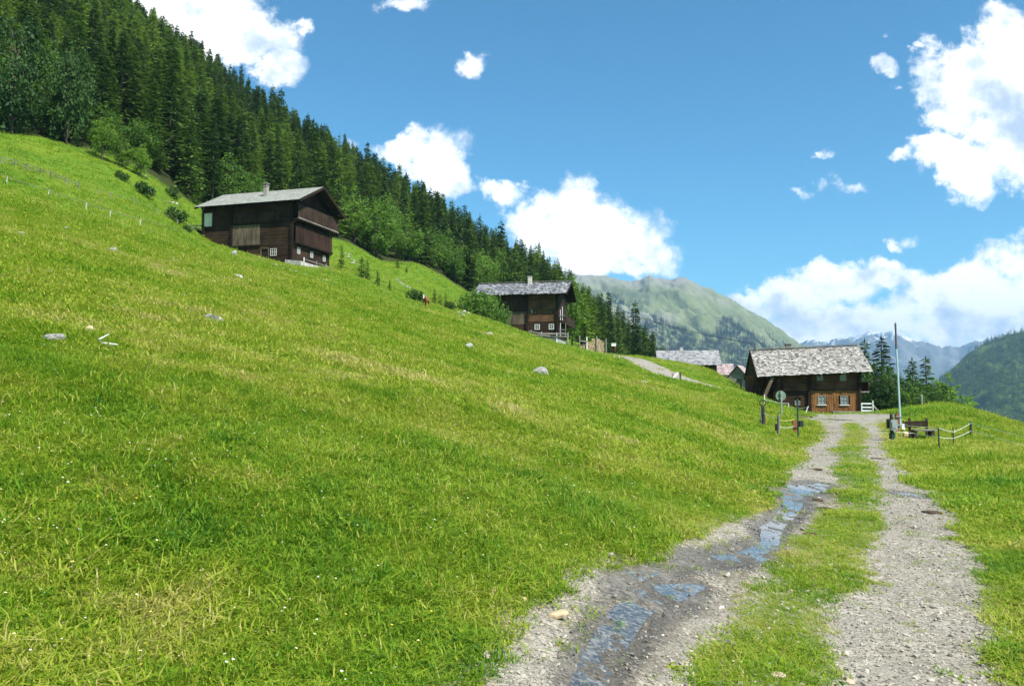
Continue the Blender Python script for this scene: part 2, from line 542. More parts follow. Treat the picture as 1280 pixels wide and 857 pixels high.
# ---- materials of the land
def _ground_mat(t):
    g = t.n('ShaderNodeNewGeometry').outputs['Position']
    n1 = t.noise(g, 0.16, 4, 0.6).outputs[0]
    n2 = t.noise(g, 1.1, 4, 0.65).outputs[0]
    n3 = t.noise(g, 9.0, 3, 0.7).outputs[0]
    c1 = t.ramp(n1, [(0.35, (0.075, 0.160, 0.012)), (0.5, (0.115, 0.205, 0.014)), (0.66, (0.175, 0.235, 0.020))])
    c2 = t.ramp(n2, [(0.3, (0.060, 0.140, 0.012)), (0.55, (0.125, 0.215, 0.014)), (0.72, (0.20, 0.24, 0.030))])
    c = t.mix(0.5, c1, c2)
    c3 = t.ramp(n3, [(0.32, (0.35, 0.40, 0.30)), (0.55, (1.0, 1.0, 1.0)), (0.72, (1.45, 1.35, 1.25))])
    c = t.mix(0.8, c, c3, 'MULTIPLY')
    soil = t.n('ShaderNodeAttribute', {'attribute_name': 'soil'}).outputs['Fac']
    c = t.mix(soil, c, (0.10, 0.082, 0.045))
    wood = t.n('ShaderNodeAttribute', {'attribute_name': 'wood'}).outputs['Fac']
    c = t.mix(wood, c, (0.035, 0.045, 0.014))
    bump = t.math('ADD', t.math('MULTIPLY', n3, 0.5), n2)
    return bsdf(t, c, 0.95, bump, 0.8, 0.12, spec=0.1)


def _track_mat(t):
    g = t.n('ShaderNodeNewGeometry').outputs['Position']
    v1 = t.n('ShaderNodeTexVoronoi', {'feature': 'F1'}, Vector=g, Scale=52.0)
    v2 = t.n('ShaderNodeTexVoronoi', {'feature': 'F1'}, Vector=g, Scale=95.0)
    tone = t.n('ShaderNodeSeparateColor', None, i0=v1.outputs['Color']).outputs[0]
    tone2 = t.n('ShaderNodeSeparateColor', None, i0=v2.outputs['Color']).outputs[0]
    c1 = t.ramp(tone, [(0.0, (0.13, 0.115, 0.09)), (0.35, (0.245, 0.22, 0.175)), (0.7, (0.35, 0.315, 0.25)), (1.0, (0.52, 0.475, 0.39))])
    c2 = t.ramp(tone2, [(0.0, (0.13, 0.115, 0.09)), (0.5, (0.265, 0.24, 0.19)), (1.0, (0.41, 0.375, 0.305))])
    big = t.noise(g, 2.2, 4, 0.6).outputs[0]
    c = t.mix(t.smooth(big, 0.38, 0.62), c2, c1)
    fine = t.noise(g, 0.9, 5, 0.65).outputs[0]
    c = t.mix(0.55, c, t.ramp(fine, [(0.3, (0.62, 0.60, 0.56)), (0.6, (1.0, 1.0, 1.0)), (0.8, (1.12, 1.1, 1.05))]), 'MULTIPLY')
    grass = t.n('ShaderNodeAttribute', {'attribute_name': 'grassy'}).outputs['Fac']
    green = t.ramp(t.noise(g, 11.0, 6, 0.75).outputs[0], [(0.30, (0.09, 0.08, 0.05)), (0.42, (0.21, 0.185, 0.125)), (0.52, (0.14, 0.18, 0.03)), (0.66, (0.08, 0.14, 0.02))])
    c = t.mix(grass, c, green)
    dampv = t.math('MULTIPLY', t.n('ShaderNodeAttribute', {'attribute_name': 'damp'}).outputs['Fac'], t.smooth(t.noise(g, 3.0, 5, 0.65).outputs[0], 0.34, 0.52))
    c = t.mix(dampv, c, t.mix(1.0, c, (0.56, 0.54, 0.50), 'MULTIPLY'))
    wetv = t.n('ShaderNodeAttribute', {'attribute_name': 'wet'}).outputs['Fac']
    wn = t.math('ADD', wetv, t.math('MULTIPLY_ADD', t.noise(g, 7.0, 4, 0.6).outputs[0], 0.5, -0.25))
    wetm = t.smooth(wn, 0.10, 0.45)
    c = t.mix(wetm, c, t.mix(1.0, c, (0.55, 0.54, 0.53), 'MULTIPLY'))
    rough = t.math('MULTIPLY_ADD', wetm, -0.42, 0.92)
    bump = t.math('ADD', t.math('MULTIPLY', v1.outputs['Distance'], -1.0), t.math('MULTIPLY', v2.outputs['Distance'], -0.5))
    return bsdf(t, c, rough, bump, 0.30, 0.010, spec=0.35)


def _water_mat(t):
    g = t.n('ShaderNodeNewGeometry').outputs['Position']
    b = t.noise(g, 26.0, 3, 0.5).outputs[0]
    v = t.n('ShaderNodeTexVoronoi', {'feature': 'F1'}, Vector=g, Scale=45.0)
    bed = t.ramp(t.n('ShaderNodeSeparateColor', None, i0=v.outputs['Color']).outputs[0], [(0.0, (0.05, 0.047, 0.04)), (0.6, (0.12, 0.115, 0.10)), (1.0, (0.24, 0.22, 0.18))])
    return bsdf(t, bed, 0.05, b, 0.22, 0.006, spec=1.0)


M_GROUND = mat('meadow ground', _ground_mat)
M_TRACK = mat('gravel', _track_mat)
M_WATER = mat('running water', _water_mat)

# ---- the ground as one sheet out to the horizon
az = np.concatenate([np.arange(-180, -56, 4.0), np.arange(-56, 56, 0.36), np.arange(56, 180.1, 4.0)])
rr = np.concatenate([[0.02], np.geomspace(0.4, 520, 400), np.geomspace(560, 30000, 26)])
A_, R_ = np.meshgrid(R(1) * az, rr)
GX, GY = R_ * np.sin(A_), R_ * np.cos(A_)
GZ = H(GX, GY)
inside_track = sstep(strip_in(GX, GY), -0.45, -0.05) * (GY > 0.5) * (GY < 35.5)
GZ = GZ - 0.07 * np.maximum(inside_track, 1 - sstep(lane_dist(GX, GY), 1.8, 2.6))
gr = gravel(GX, GY)
soil = sstep(gr, -0.45, 0.0) * (GY < 60) * 0.8
EDGE = [(-600, 20), (-400, 36), (-200, 100), (0, 163), (100, 188), (200, 230), (250, 252), (330, 280), (420, 300), (470, 325), (520, 326), (560, 350), (600, 372), (650, 395), (700, 412), (760, 420), (830, 436)]
EDGED = [(-600, 85), (-400, 90), (-200, 92), (0, 92), (100, 96), (200, 102), (250, 110), (330, 125), (420, 135), (470, 140), (520, 153), (560, 157), (600, 160), (650, 165), (700, 168), (760, 170), (830, 190)]


def forest_depth(x, y):
    """metres behind the lower edge of the wood"""
    u = 640 + 1000 * np.asarray(x) / np.maximum(np.asarray(y), 1e-3)
    return np.where(np.asarray(y) > 20, np.asarray(y) - np.interp(u, [e[0] for e in EDGED], [e[1] for e in EDGED]), -50)


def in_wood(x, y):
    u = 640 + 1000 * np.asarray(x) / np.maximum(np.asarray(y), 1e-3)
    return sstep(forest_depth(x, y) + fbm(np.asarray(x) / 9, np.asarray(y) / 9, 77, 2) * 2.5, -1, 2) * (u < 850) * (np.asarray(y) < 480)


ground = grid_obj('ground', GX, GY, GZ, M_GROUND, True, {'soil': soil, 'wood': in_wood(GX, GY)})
props(ground, 'steep green alpine meadow', None, None, 'structure')

# ---- the two-rut gravel track
ty = np.geomspace(2.2, 36.0, 520)
tk = np.linspace(0, 1, 120)
L0, L1, R0_, R1_ = track_edges(ty)
TX = (L0 - 0.55)[:, None] * (1 - tk) + (R1_ + 0.6)[:, None] * tk
TY = np.repeat(ty[:, None], len(tk), 1)
tg = gravel(TX, TY)
tw = wet(TX, TY)


def track_top(x, y, g_, wet_):
    z = base_h(x, y) + 0.010 + fbm(x * 1.1, y * 1.1, 41, 3) * 0.012 + fbm(x * 6, y * 6, 43, 4, .66) * 0.020
    return z - 0.016 * sstep(wet_, 0.25, 0.80) + 0.025 * sstep(-g_, 0.0, 0.35) * (strip_in(x, y) > 0)


TZ = track_top(TX, TY, tg, tw)
TZ -= 0.10 * sstep(-strip_in(TX, TY), 0.20, 0.52) + 0.05 * sstep(TY, 34.5, 36)
damp = sstep(TX - L0[:, None], .12, .45) * sstep(L1[:, None] - TX, -.15, .15) * sstep(TY, 13.5, 11.5) * .8
track = grid_obj('gravel_track', TX, TY, TZ, M_TRACK, True, {'grassy': sstep(-tg, 0.03, 0.24), 'wet': tw, 'damp': damp})
props(track, 'two rut gravel farm track with a grassy middle', None, None, 'structure')


def ribbon(path, half, n_across, lift, crown=0.0):
    d = np.gradient(path, axis=0)
    d /= np.linalg.norm(d, axis=1)[:, None]
    nrm = np.stack([-d[:, 1], d[:, 0]], 1)
    k = np.linspace(-1, 1, n_across)
    hw = (np.asarray(half) * np.ones(len(path)))[:, None]
    X = path[:, 0:1] + nrm[:, 0:1] * hw * k
    Y = path[:, 1:2] + nrm[:, 1:2] * hw * k
    return X, Y, base_h(X, Y) + lift - crown * np.abs(k) ** 3


for i0, i1, txt in ((0, 80, 'pale gravel lane crossing in front of the shingled farmhouse'), (80, 160, 'pale gravel lane climbing towards the middle farmhouse')):
    lp = LANEP[i0:i1]
    LX, LY, LZ = ribbon(lp[:, :2], np.interp(np.arange(80), [0, 25], [1.1, 2.3] if i0 == 0 else [2.9, 2.7]) + fbm(lp[:, 0] * .6, lp[:, 1] * .6, 50) * .25, 13, 0.035, 0.06)
    lane = grid_obj('lane', LX, LY, LZ, M_TRACK, True, {'grassy': np.repeat((np.abs(np.linspace(-1, 1, 13)) > .93)[None] * 0.8, len(LX), 0), 'wet': LX * 0})
    props(lane, txt, None, None, 'structure')

for sp in (STREAMA, STREAMB):
    WX, WY, WZ = ribbon(sp[:, :2], sp[:, 2] * 0.56, 9, -0.0030)
    water = grid_obj('stream_water', WX, WY, WZ, M_WATER)
    props(water, 'shallow water running down one wheel rut', None, None, 'structure')
for (sx, sy, rx, ry) in POOLP[:2]:
    k = np.linspace(0, 2 * np.pi, 33); q = np.linspace(0.02, 1.0, 5)[:, None]
    X, Y = sx + q * np.cos(k) * rx * 1.9, sy + q * np.sin(k) * ry * 4.6
    pool = grid_obj('puddle_water', X, Y, base_h(X, Y) + 0.000 - 0.012 * q ** 2, M_WATER)
    props(pool, 'puddle in the gravel reflecting white cloud', None, None, 'structure')

# ------------------------------------------------------------------ mountains beyond
def ridge_sheet(name, prof, Dr, Df, nu, nd, rough, material, label, seed, Db=None, foot=None):
    """a mountain: crest line surveyed as (u, v) at distance Dr, face running down to the valley at Df"""
    us = np.linspace(prof[0][0], prof[-1][0], nu)
    vs = np.interp(us, [p[0] for p in prof], [p[1] for p in prof])
    a = np.array([ray(u, v)[0] for u, v in zip(us, vs)])
    b = np.array([ray(u, v)[1] for u, v in zip(us, vs)])
    Db = Db or Dr * 1.35
    D = np.concatenate([np.linspace(Df, Dr, nd), np.linspace(Dr, Db, nd // 3)[1:]])
    X, Y = a[None] * D[:, None], np.repeat(D[:, None], nu, 1)
    crest = (EYE + b * Dr)[None]
    k = np.where(D < Dr, (D - Df) / (Dr - Df), 1 - (D - Dr) / (Db - Dr))[:, None]
    base = VALLEY - 30
    Z = base + (crest - base) * k ** 0.92
    amp = (Dr - Df) * rough
    spur = fbm(X / (Dr * .055), Y / (Dr * .10), seed, 4, 0.55)
    gul = 1 - np.abs(fbm(X / (Dr * .030) + Y / (Dr * .07), Y / (Dr * .16), seed + 9, 4, 0.55)) * 2
    win = np.clip(np.minimum(k * 2.0, (1.06 - k) * 3.5), 0, 1)
    Z = Z + (spur * 0.7 + gul * 0.45 - .2) * amp * win
    Z = Z + fbm(X / (Dr * .011), Y / (Dr * .030), seed + 5, 3, .6) * amp * .16 * np.clip(k * 3, 0, 1) * (k < 1.0)
    fine = fbm(us / 7.0, us * 0, seed + 3, 4, .6)[None] * Dr * 0.0016
    Z = Z + fine * k ** 16
    o = grid_obj(name, X, Y, Z, material, True)
    props(o, label, None, None, 'structure')
    return X, Y, Z


def _mid_mat(t):
    g = t.n('ShaderNodeNewGeometry')
    pos = g.outputs['Position']
    n1 = t.noise(pos, 0.0035, 6, 0.62).outputs[0]
    n2 = t.noise(pos, 0.03, 5, 0.7).outputs[0]
    c = t.ramp(n1, [(0.33, (0.115, 0.14, 0.075)), (0.5, (0.165, 0.195, 0.085)), (0.64, (0.235, 0.235, 0.175))])
    c = t.mix(0.7, c, t.ramp(n2, [(0.3, (0.60, 0.64, 0.62)), (0.6, (1.03, 1.03, 1.0)), (0.75, (1.4, 1.32, 1.35))]), 'MULTIPLY')
    sepz = t.n('ShaderNodeSeparateXYZ', None, i0=pos).outputs[2]
    alt = t.math('MULTIPLY_ADD', n1, 240.0, sepz)
    c = t.mix(t.smooth(alt, 500, 680), c, (0.22, 0.215, 0.18))
    return bsdf(t, c, 0.95, n2, 1.0, 8.0, spec=0.05)


def _far_mat(t):
    g = t.n('ShaderNodeNewGeometry')
    pos = g.outputs['Position']
    n1 = t.noise(pos, 0.0022, 7, 0.65).outputs[0]
    n2 = t.noise(pos, 0.010, 5, 0.7).outputs[0]
    sepz = t.n('ShaderNodeSeparateXYZ', None, i0=pos).outputs[2]
    c = t.ramp(n1, [(0.35, (0.09, 0.09, 0.085)), (0.6, (0.19, 0.185, 0.17))])
    low = t.smooth(t.math('MULTIPLY_ADD', n1, 300.0, sepz), 430, 200)
    c = t.mix(low, c, (0.07, 0.095, 0.05))
    alt = t.math('ADD', sepz, t.math('MULTIPLY', n2, 800.0))
    c = t.mix(t.smooth(alt, 950, 1010), c, (0.80, 0.82, 0.85))
    return bsdf(t, c, 0.95, n2, 1.0, 40.0, spec=0.05)


def _wood_floor(t):
    g = t.n('ShaderNodeNewGeometry').outputs['Position']
    n1 = t.noise(g, 0.02, 4, 0.6).outputs[0]
    c = t.ramp(n1, [(0.4, (0.032, 0.058, 0.018)), (0.62, (0.095, 0.15, 0.028))])
    return bsdf(t, c, 0.95, spec=0.05)


M_MID, M_FAR, M_WOODFLOOR = mat('mountain pasture', _mid_mat), mat('bare rock and snow', _far_mat), mat('wooded hill floor', _wood_floor)
FARX = ridge_sheet('far_mountain', [(700, 470), (800, 455), (900, 446), (960, 438), (1000, 432), (1013, 428), (1020, 426), (1030, 430), (1042, 429), (1060, 424), (1075, 420), (1085, 416), (1094, 421), (1103, 421), (1112, 424),
                                    (1125, 418), (1136, 423), (1146, 428), (1160, 427), (1171, 433), (1178, 435), (1187, 432), (1199, 437), (1220, 431), (1260, 436), (1340, 442), (1500, 450)],
                   9000, 5600, 420, 110, 0.10, M_FAR, 'distant blue mountain range with snow patches', 21, Db=10000)
MIDX = ridge_sheet('green_mountain', [(500, 300), (600, 322), (680, 336), (722, 341), (745, 343), (765, 345), (785, 349), (800, 350), (812, 343), (822, 347), (838, 350), (850, 351), (858, 350), (868, 353), (880, 360), (895, 367), (920, 380),
                                      (940, 391), (960, 403), (985, 419), (1000, 431), (1040, 450), (1080, 470), (1140, 490), (1200, 505)],
                   3600, 1900, 380, 130, 0.055, M_MID, 'grassy mountainside with dark forest patches below the ridge', 11)
HILLX = ridge_sheet('wooded_hill', [(1060, 540), (1120, 512), (1160, 488), (1180, 470), (1195, 456), (1210, 443), (1225, 432), (1240, 424), (1255, 419), (1280, 414), (1330, 400), (1420, 375), (1600, 340), (1900, 320)],
                    2300, 1150, 200, 90, 0.05, M_WOODFLOOR, 'hill across the valley covered with forest', 61)

# ------------------------------------------------------------------ the air: haze
hb = MB()
hb.box((-9500, -1500, VALLEY - 120), (9500, 10400, 900))


def _haze_mat():
    m = bpy.data.materials.new('pale air')
    m.use_nodes = True
    t = NT(m.node_tree)
    v = t.n('ShaderNodeVolumePrincipled', None, Density=HAZE, Anisotropy=0.0)
    t.set(v, 'Color', (0.42, 0.71, 1.0, 1.0))
    t.n('ShaderNodeOutputMaterial', None, Volume=v)
    return m


HAZE = 0.95e-4
haze = hb.obj('haze', _haze_mat())
props(haze, None, None, None, 'stuff')

# ------------------------------------------------------------------ materials of built things
def wood_mat(name, dark, light, scale=(2, 2, 14), grain=1.0, rough=0.85):
    """weathered timber; grain runs along the local axis with the small scale value"""
    def f(t):
        o = t.n('ShaderNodeTexCoord').outputs['Object']
        mp = t.n('ShaderNodeMapping', None, Vector=o, Scale=scale).outputs[0]
        n1 = t.noise(mp, 1.6, 5, 0.62).outputs[0]
        n2 = t.noise(o, 0.55, 3, 0.6).outputs[0]
        c = t.ramp(t.math('MULTIPLY_ADD', n2, 0.5, t.math('MULTIPLY', n1, 0.5)), [(0.36, dark), (0.62, light)])
        return bsdf(t, c, rough, n1, 0.5 * grain, 0.03, spec=0.15)
    return mat(name, f)


def shingle_mat(name, lo, mid, hi):
    def f(t):
        at = t.n('ShaderNodeAttribute', {'attribute_name': 'tone'}).outputs['Fac']
        o = t.n('ShaderNodeTexCoord').outputs['Object']
        n1 = t.noise(o, 5.0, 4, 0.65).outputs[0]
        c = t.ramp(t.math('MULTIPLY_ADD', n1, 0.35, t.math('MULTIPLY', at, 0.75)), [(0.12, lo), (0.45, mid), (0.85, hi)])
        return bsdf(t, c, 0.8, n1, 0.4, 0.02, spec=0.25)
    return mat(name, f)


def plain(name, c, rough=0.7, var=0.25, scale=6.0, spec=0.3, **kw):
    def f(t):
        o = t.n('ShaderNodeTexCoord').outputs['Object']
        n1 = t.noise(o, scale, 4, 0.6).outputs[0]
        lo, hi = tuple(x * (1 - var) for x in c), tuple(min(1, x * (1 + var)) for x in c)
        return bsdf(t, t.ramp(n1, [(0.35, lo), (0.65, hi)]), rough, n1, 0.25, 0.01, spec=spec, **kw)
    return mat(name, f)


M_LOGDARK = wood_mat('dark old logs', (0.016, 0.010, 0.007), (0.062, 0.036, 0.022), (0.5, 3, 6))
M_LOGBROWN = wood_mat('brown old logs', (0.030, 0.017, 0.010), (0.185, 0.100, 0.048), (0.5, 3, 6))
M_LOGRED = wood_mat('reddish old logs', (0.036, 0.018, 0.012), (0.20, 0.095, 0.055), (0.5, 3, 6))
M_BOARDGREY = wood_mat('weathered grey boards', (0.045, 0.034, 0.024), (0.19, 0.145, 0.10), (5, 5, 0.4))
M_BOARDDARK = wood_mat('dark brown boards', (0.012, 0.008, 0.006), (0.060, 0.030, 0.019), (5, 5, 0.4))
M_BOARDBROWN = wood_mat('brown boards', (0.016, 0.011, 0.008), (0.070, 0.043, 0.030), (5, 5, 0.4))
M_BOARDORANGE = wood_mat('sunburnt orange boards', (0.050, 0.022, 0.012), (0.40, 0.185, 0.060), (4.5, 4.5, 0.5))
M_BEAM = wood_mat('dark beams', (0.012, 0.008, 0.006), (0.040, 0.026, 0.018), (3, 3, 3))
M_GREYWOOD = wood_mat('grey weathered wood', (0.14, 0.125, 0.11), (0.36, 0.33, 0.29), (4, 4, 1.2))
M_PROP = wood_mat('pale brown timber', (0.075, 0.052, 0.034), (0.20, 0.15, 0.10), (3, 3, 0.6))
M_WHITE = plain('white paint', (0.74, 0.74, 0.72), 0.6, 0.08)
M_PANE = mat('window glass', lambda t: bsdf(t, (0.05, 0.06, 0.07), 0.08, spec=0.6))
M_PANEPALE = mat('curtained window glass', lambda t: bsdf(t, (0.26, 0.30, 0.32), 0.12, spec=0.6))
M_PLASTER = plain('pale plaster', (0.52, 0.49, 0.44), 0.9, 0.15)
M_CHIMPALE = plain('grey chimney masonry', (0.30, 0.27, 0.24), 0.9, 0.3, 9)
M_FRAME = plain('old grey white frame', (0.50, 0.49, 0.46), 0.7, 0.12)
M_FRAMEPALE = plain('weathered white frame', (0.62, 0.61, 0.58), 0.7, 0.12)
M_CHIM = plain('chimney masonry', (0.20, 0.17, 0.15), 0.9, 0.35, 9)
M_STONEW = plain('foundation stone', (0.38, 0.36, 0.33), 0.95, 0.35, 3)
M_SHEET = plain('white sheet', (0.74, 0.68, 0.62), 0.7, 0.12, 1.5)
M_ROOFGREY = shingle_mat('grey green shingles', (0.13, 0.135, 0.12), (0.25, 0.255, 0.225), (0.36, 0.365, 0.32))
M_ROOFDARK = shingle_mat('dark silver shingles', (0.045, 0.045, 0.05), (0.17, 0.175, 0.185), (0.42, 0.42, 0.44))
M_ROOFBROWN = shingle_mat('bleached brown shingles', (0.075, 0.068, 0.06), (0.28, 0.26, 0.235), (0.52, 0.49, 0.445))
M_ROOFPINK = shingle_mat('pinkish tiles', (0.22, 0.16, 0.15), (0.36, 0.28, 0.27), (0.48, 0.39, 0.37))
M_ROOFPLAIN = shingle_mat('light grey shingles', (0.13, 0.13, 0.13), (0.23, 0.23, 0.235), (0.36, 0.355, 0.355))


# ------------------------------------------------------------------ farmhouses
# local frame of a house: origin at the wall corner nearest the viewer's right, x runs along the long wall
# to the far-side end (negative x goes to the other end), y goes into the house, z up.
def frame_matrix(corner, alpha):
    """x axis = to the right along the long wall, y axis = away from the viewer"""
    return Matrix.Translation(corner) @ Matrix.Rotation(-alpha, 4, 'Z')


def log_wall(mb, x0, x1, y, z0, z1, out=-1, course=0.24, axis='x', seed=0, holes=()):
    """courses of squared logs, each proud or shy of the next"""
    rnd = random.Random(seed)
    z = z0
    while z < z1 - 0.05:
        h = course * rnd.uniform(0.85, 1.15)
        zt = min(z + h, z1)
        d = 0.11 + rnd.uniform(-0.02, 0.02)
        cuts = [(x0, x1)]
        for (a, b, c, e) in holes:
            if c < zt - 0.02 and e > z + 0.02:
                nc = []
                for (p, q) in cuts:
                    if b <= p or a >= q:
                        nc.append((p, q)); continue
                    if a > p: nc.append((p, a))
                    if b < q: nc.append((b, q))
                cuts = nc
        for (p, q) in cuts:
            if axis == 'x':
                lo, hi = (p, min(y, y + out * d), z + 0.012), (q, max(y, y + out * d), zt - 0.012)
            else:
                lo, hi = (min(y, y + out * d), p, z + 0.012), (max(y, y + out * d), q, zt - 0.012)
            mb.box(lo, hi)
        z = zt
    return mb


def boards(mb, x0, x1, y, z0, z1, w_=0.22, out=-1, axis='x', seed=0, holes=(), t0=0.04):
    rnd = random.Random(seed)
    x = x0
    while x < x1 - 0.03:
        ww = min(w_ * rnd.uniform(0.8, 1.2), x1 - x)
        d = t0 + rnd.uniform(0, 0.035)
        a0, a1 = z0 + rnd.uniform(-.05, .02), z1 + rnd.uniform(-.02, .03)
        segs = [(a0, a1)]
        for (a, b, c, e) in holes:
            if a < x + ww - 0.02 and b > x + 0.02:
                ns = []
                for (p, q) in segs:
                    if e <= p or c >= q:
                        ns.append((p, q)); continue
                    if c > p: ns.append((p, c))
                    if e < q: ns.append((e, q))
                segs = ns
        for (p, q) in segs:
            if axis == 'x':
                mb.box((x + .008, min(y, y + out * d), p), (x + ww - .008, max(y, y + out * d), q))
            else:
                mb.box((min(y, y + out * d), x + .008, p), (max(y, y + out * d), x + ww - .008, q))
        x += ww
    return mb


def window(parent, cx, y, cz, wd, ht, frame=M_WHITE, pane=M_PANE, bars=(1, 1), fw=0.07, axis='x', out=-1, name='window'):
    """frame with glazing bars as the part, the glass as its sub-part"""
    def pt(a, d, z):
        return (a, y + out * d, z) if axis == 'x' else (y + out * d, a, z)

    def bx(mb, a0, a1, d0, d1, z0, z1):
        p, q = pt(a0, d0, z0), pt(a1, d1, z1)
        mb.box(tuple(min(i, j) for i, j in zip(p, q)), tuple(max(i, j) for i, j in zip(p, q)))
    m = MB()
    x0, x1, z0, z1 = cx - wd / 2, cx + wd / 2, cz - ht / 2, cz + ht / 2
    bx(m, x0, x0 + fw, 0.0, 0.17, z0, z1)
    bx(m, x1 - fw, x1, 0.0, 0.17, z0, z1)
    bx(m, x0 + fw, x1 - fw, 0.0, 0.168, z0, z0 + fw)
    bx(m, x0 + fw, x1 - fw, 0.0, 0.168, z1 - fw, z1)
    for k in range(bars[0]):
        a = x0 + (x1 - x0) * (k + 1) / (bars[0] + 1)
        bx(m, a - .022, a + .022, 0.10, 0.155, z0 + fw, z1 - fw)
    for k in range(bars[1]):
        z = z0 + (z1 - z0) * (k + 1) / (bars[1] + 1)
        bx(m, x0 + fw, x1 - fw, 0.102, 0.152, z - .022, z + .022)
    o = m.obj(name, frame, parent)
    g = MB()
    bx(g, x0 + fw * .7, x1 - fw * .7, 0.03, 0.11, z0 + fw * .7, z1 - fw * .7)
    g.obj('pane', pane, o)
    return o


def shingle_slope(name, e0, e1, r0, r1, material, parent, rows, w_=0.3, thick=0.035, seed=0, rough=1.0, kind='stuff', tones=(0, 1)):
    """rows of lapped shingles from the eave line e0-e1 up to the ridge line r0-r1"""
    rnd = random.Random(seed)
    e0, e1, r0, r1 = map(Vector, (e0, e1, r0, r1))
    nrm = (e1 - e0).cross(r0 - e0).normalized()
    if nrm.z < 0:
        nrm = -nrm
    mb, tone = MB(), []
    for i in range(rows):
        a, b = i / rows, (i + 1.45) / rows
        b = min(b, 1.0 + .01)
        length = (e1 - e0).length
        x = -rnd.uniform(0, w_)
        while x < length:
            ww = w_ * rnd.uniform(0.6, 1.4)
            s0, s1 = max(0, x) / length, min(length, x + ww - 0.012) / length
            x += ww
            if s1 - s0 < 0.002:
                continue
            aj = a - rnd.uniform(0, .28) / rows * rough
            lift = nrm * (thick * (1.5 + rnd.uniform(-.3, .9) * rough))
            low = nrm * (thick * 0.15)

            def q(s, k):
                return (e0.lerp(e1, s)).lerp(r0.lerp(r1, s), k)
            p = [q(s0, aj), q(s1, aj), q(s1, b), q(s0, b)]
            up = [p[0] + lift, p[1] + lift, p[2] + low + nrm * .012, p[3] + low + nrm * .012]
            dn = [p[0] + lift - nrm * thick, p[1] + lift - nrm * thick, p[2] + low - nrm * .02, p[3] + low - nrm * .02]
            mb.hexa([*dn, *up])
            tone += [min(1, max(0, rnd.gauss((tones[0] + tones[1]) / 2, (tones[1] - tones[0]) / 3)))] * 6
    o = mb.obj(name, material, parent)
    at = o.data.attributes.new('tone', 'FLOAT', 'FACE')
    at.data.foreach_set('value', np.array(tone, dtype=np.float32))
    if kind:
        o['kind'] = kind
    return o


def roof_frame(parent, e0, e1, r0, r1, b0, b1, material=M_BEAM, t=0.10):
    """the boarding under the shingles: both slopes, with verge boards and rafters ends"""
    m = MB()
    e0, e1, r0, r1, b0, b1 = map(Vector, (e0, e1, r0, r1, b0, b1))
    for a0, a1, c0, c1 in ((e0, e1, r0, r1), (b0, b1, r0, r1)):
        n = (a1 - a0).cross(c0 - a0).normalized()
        if n.z < 0:
            n = -n
        d = n * t
        m.hexa([a0 - d, a1 - d, c1 - d, c0 - d, a0, a1, c1, c0])
        L = (a1 - a0).length
        k = int(L / 0.9)
        for i in range(k + 1):
            s = (i + .02) / (k + .04)
            p, q = a0.lerp(a1, s) - n * (t + .075), c0.lerp(c1, s) - n * (t + .075)
            m.bar(p, q, 0.12, 0.15, n)
    return m.obj('roof_boarding', material, parent)


def chimney(parent, x, y, z0, z1, w_=0.6, material=M_CHIM, cap=True):
    m = MB()
    h = w_ / 2
    m.box((x - h, y - h, z0), (x + h, y + h, z1 - .25))
    m.box((x - h - .05, y - h - .05, z1 - .25), (x + h + .05, y + h + .05, z1 - .17))
    if cap:
        for sx in (-1, 1):
            for sy in (-1, 1):
                m.box((x + sx * (h - .07) - .06, y + sy * (h - .07) - .06, z1 - .17), (x + sx * (h - .07) + .06, y + sy * (h - .07) + .06, z1 + .1))
        m.box((x - h - .08, y - h - .08, z1 + .1), (x + h + .08, y + h + .08, z1 + .17))
    return m.obj('chimney', material, parent)


def gable(mb, x, w_, zw, zr, out, thick=0.12, inset=0.0):
    """triangle of boarding above the wall plate on a gable wall at x"""
    a, b = (x, x + out * thick)
    lo, hi = min(a, b), max(a, b)
    mb.add([(lo, 0, zw), (lo, w_, zw), (lo, w_ / 2, zr), (hi, 0, zw), (hi, w_, zw), (hi, w_ / 2, zr)],
           [(0, 2, 1), (3, 4, 5), (0, 1, 4, 3), (1, 2, 5, 4), (2, 0, 3, 5)])
    return mb


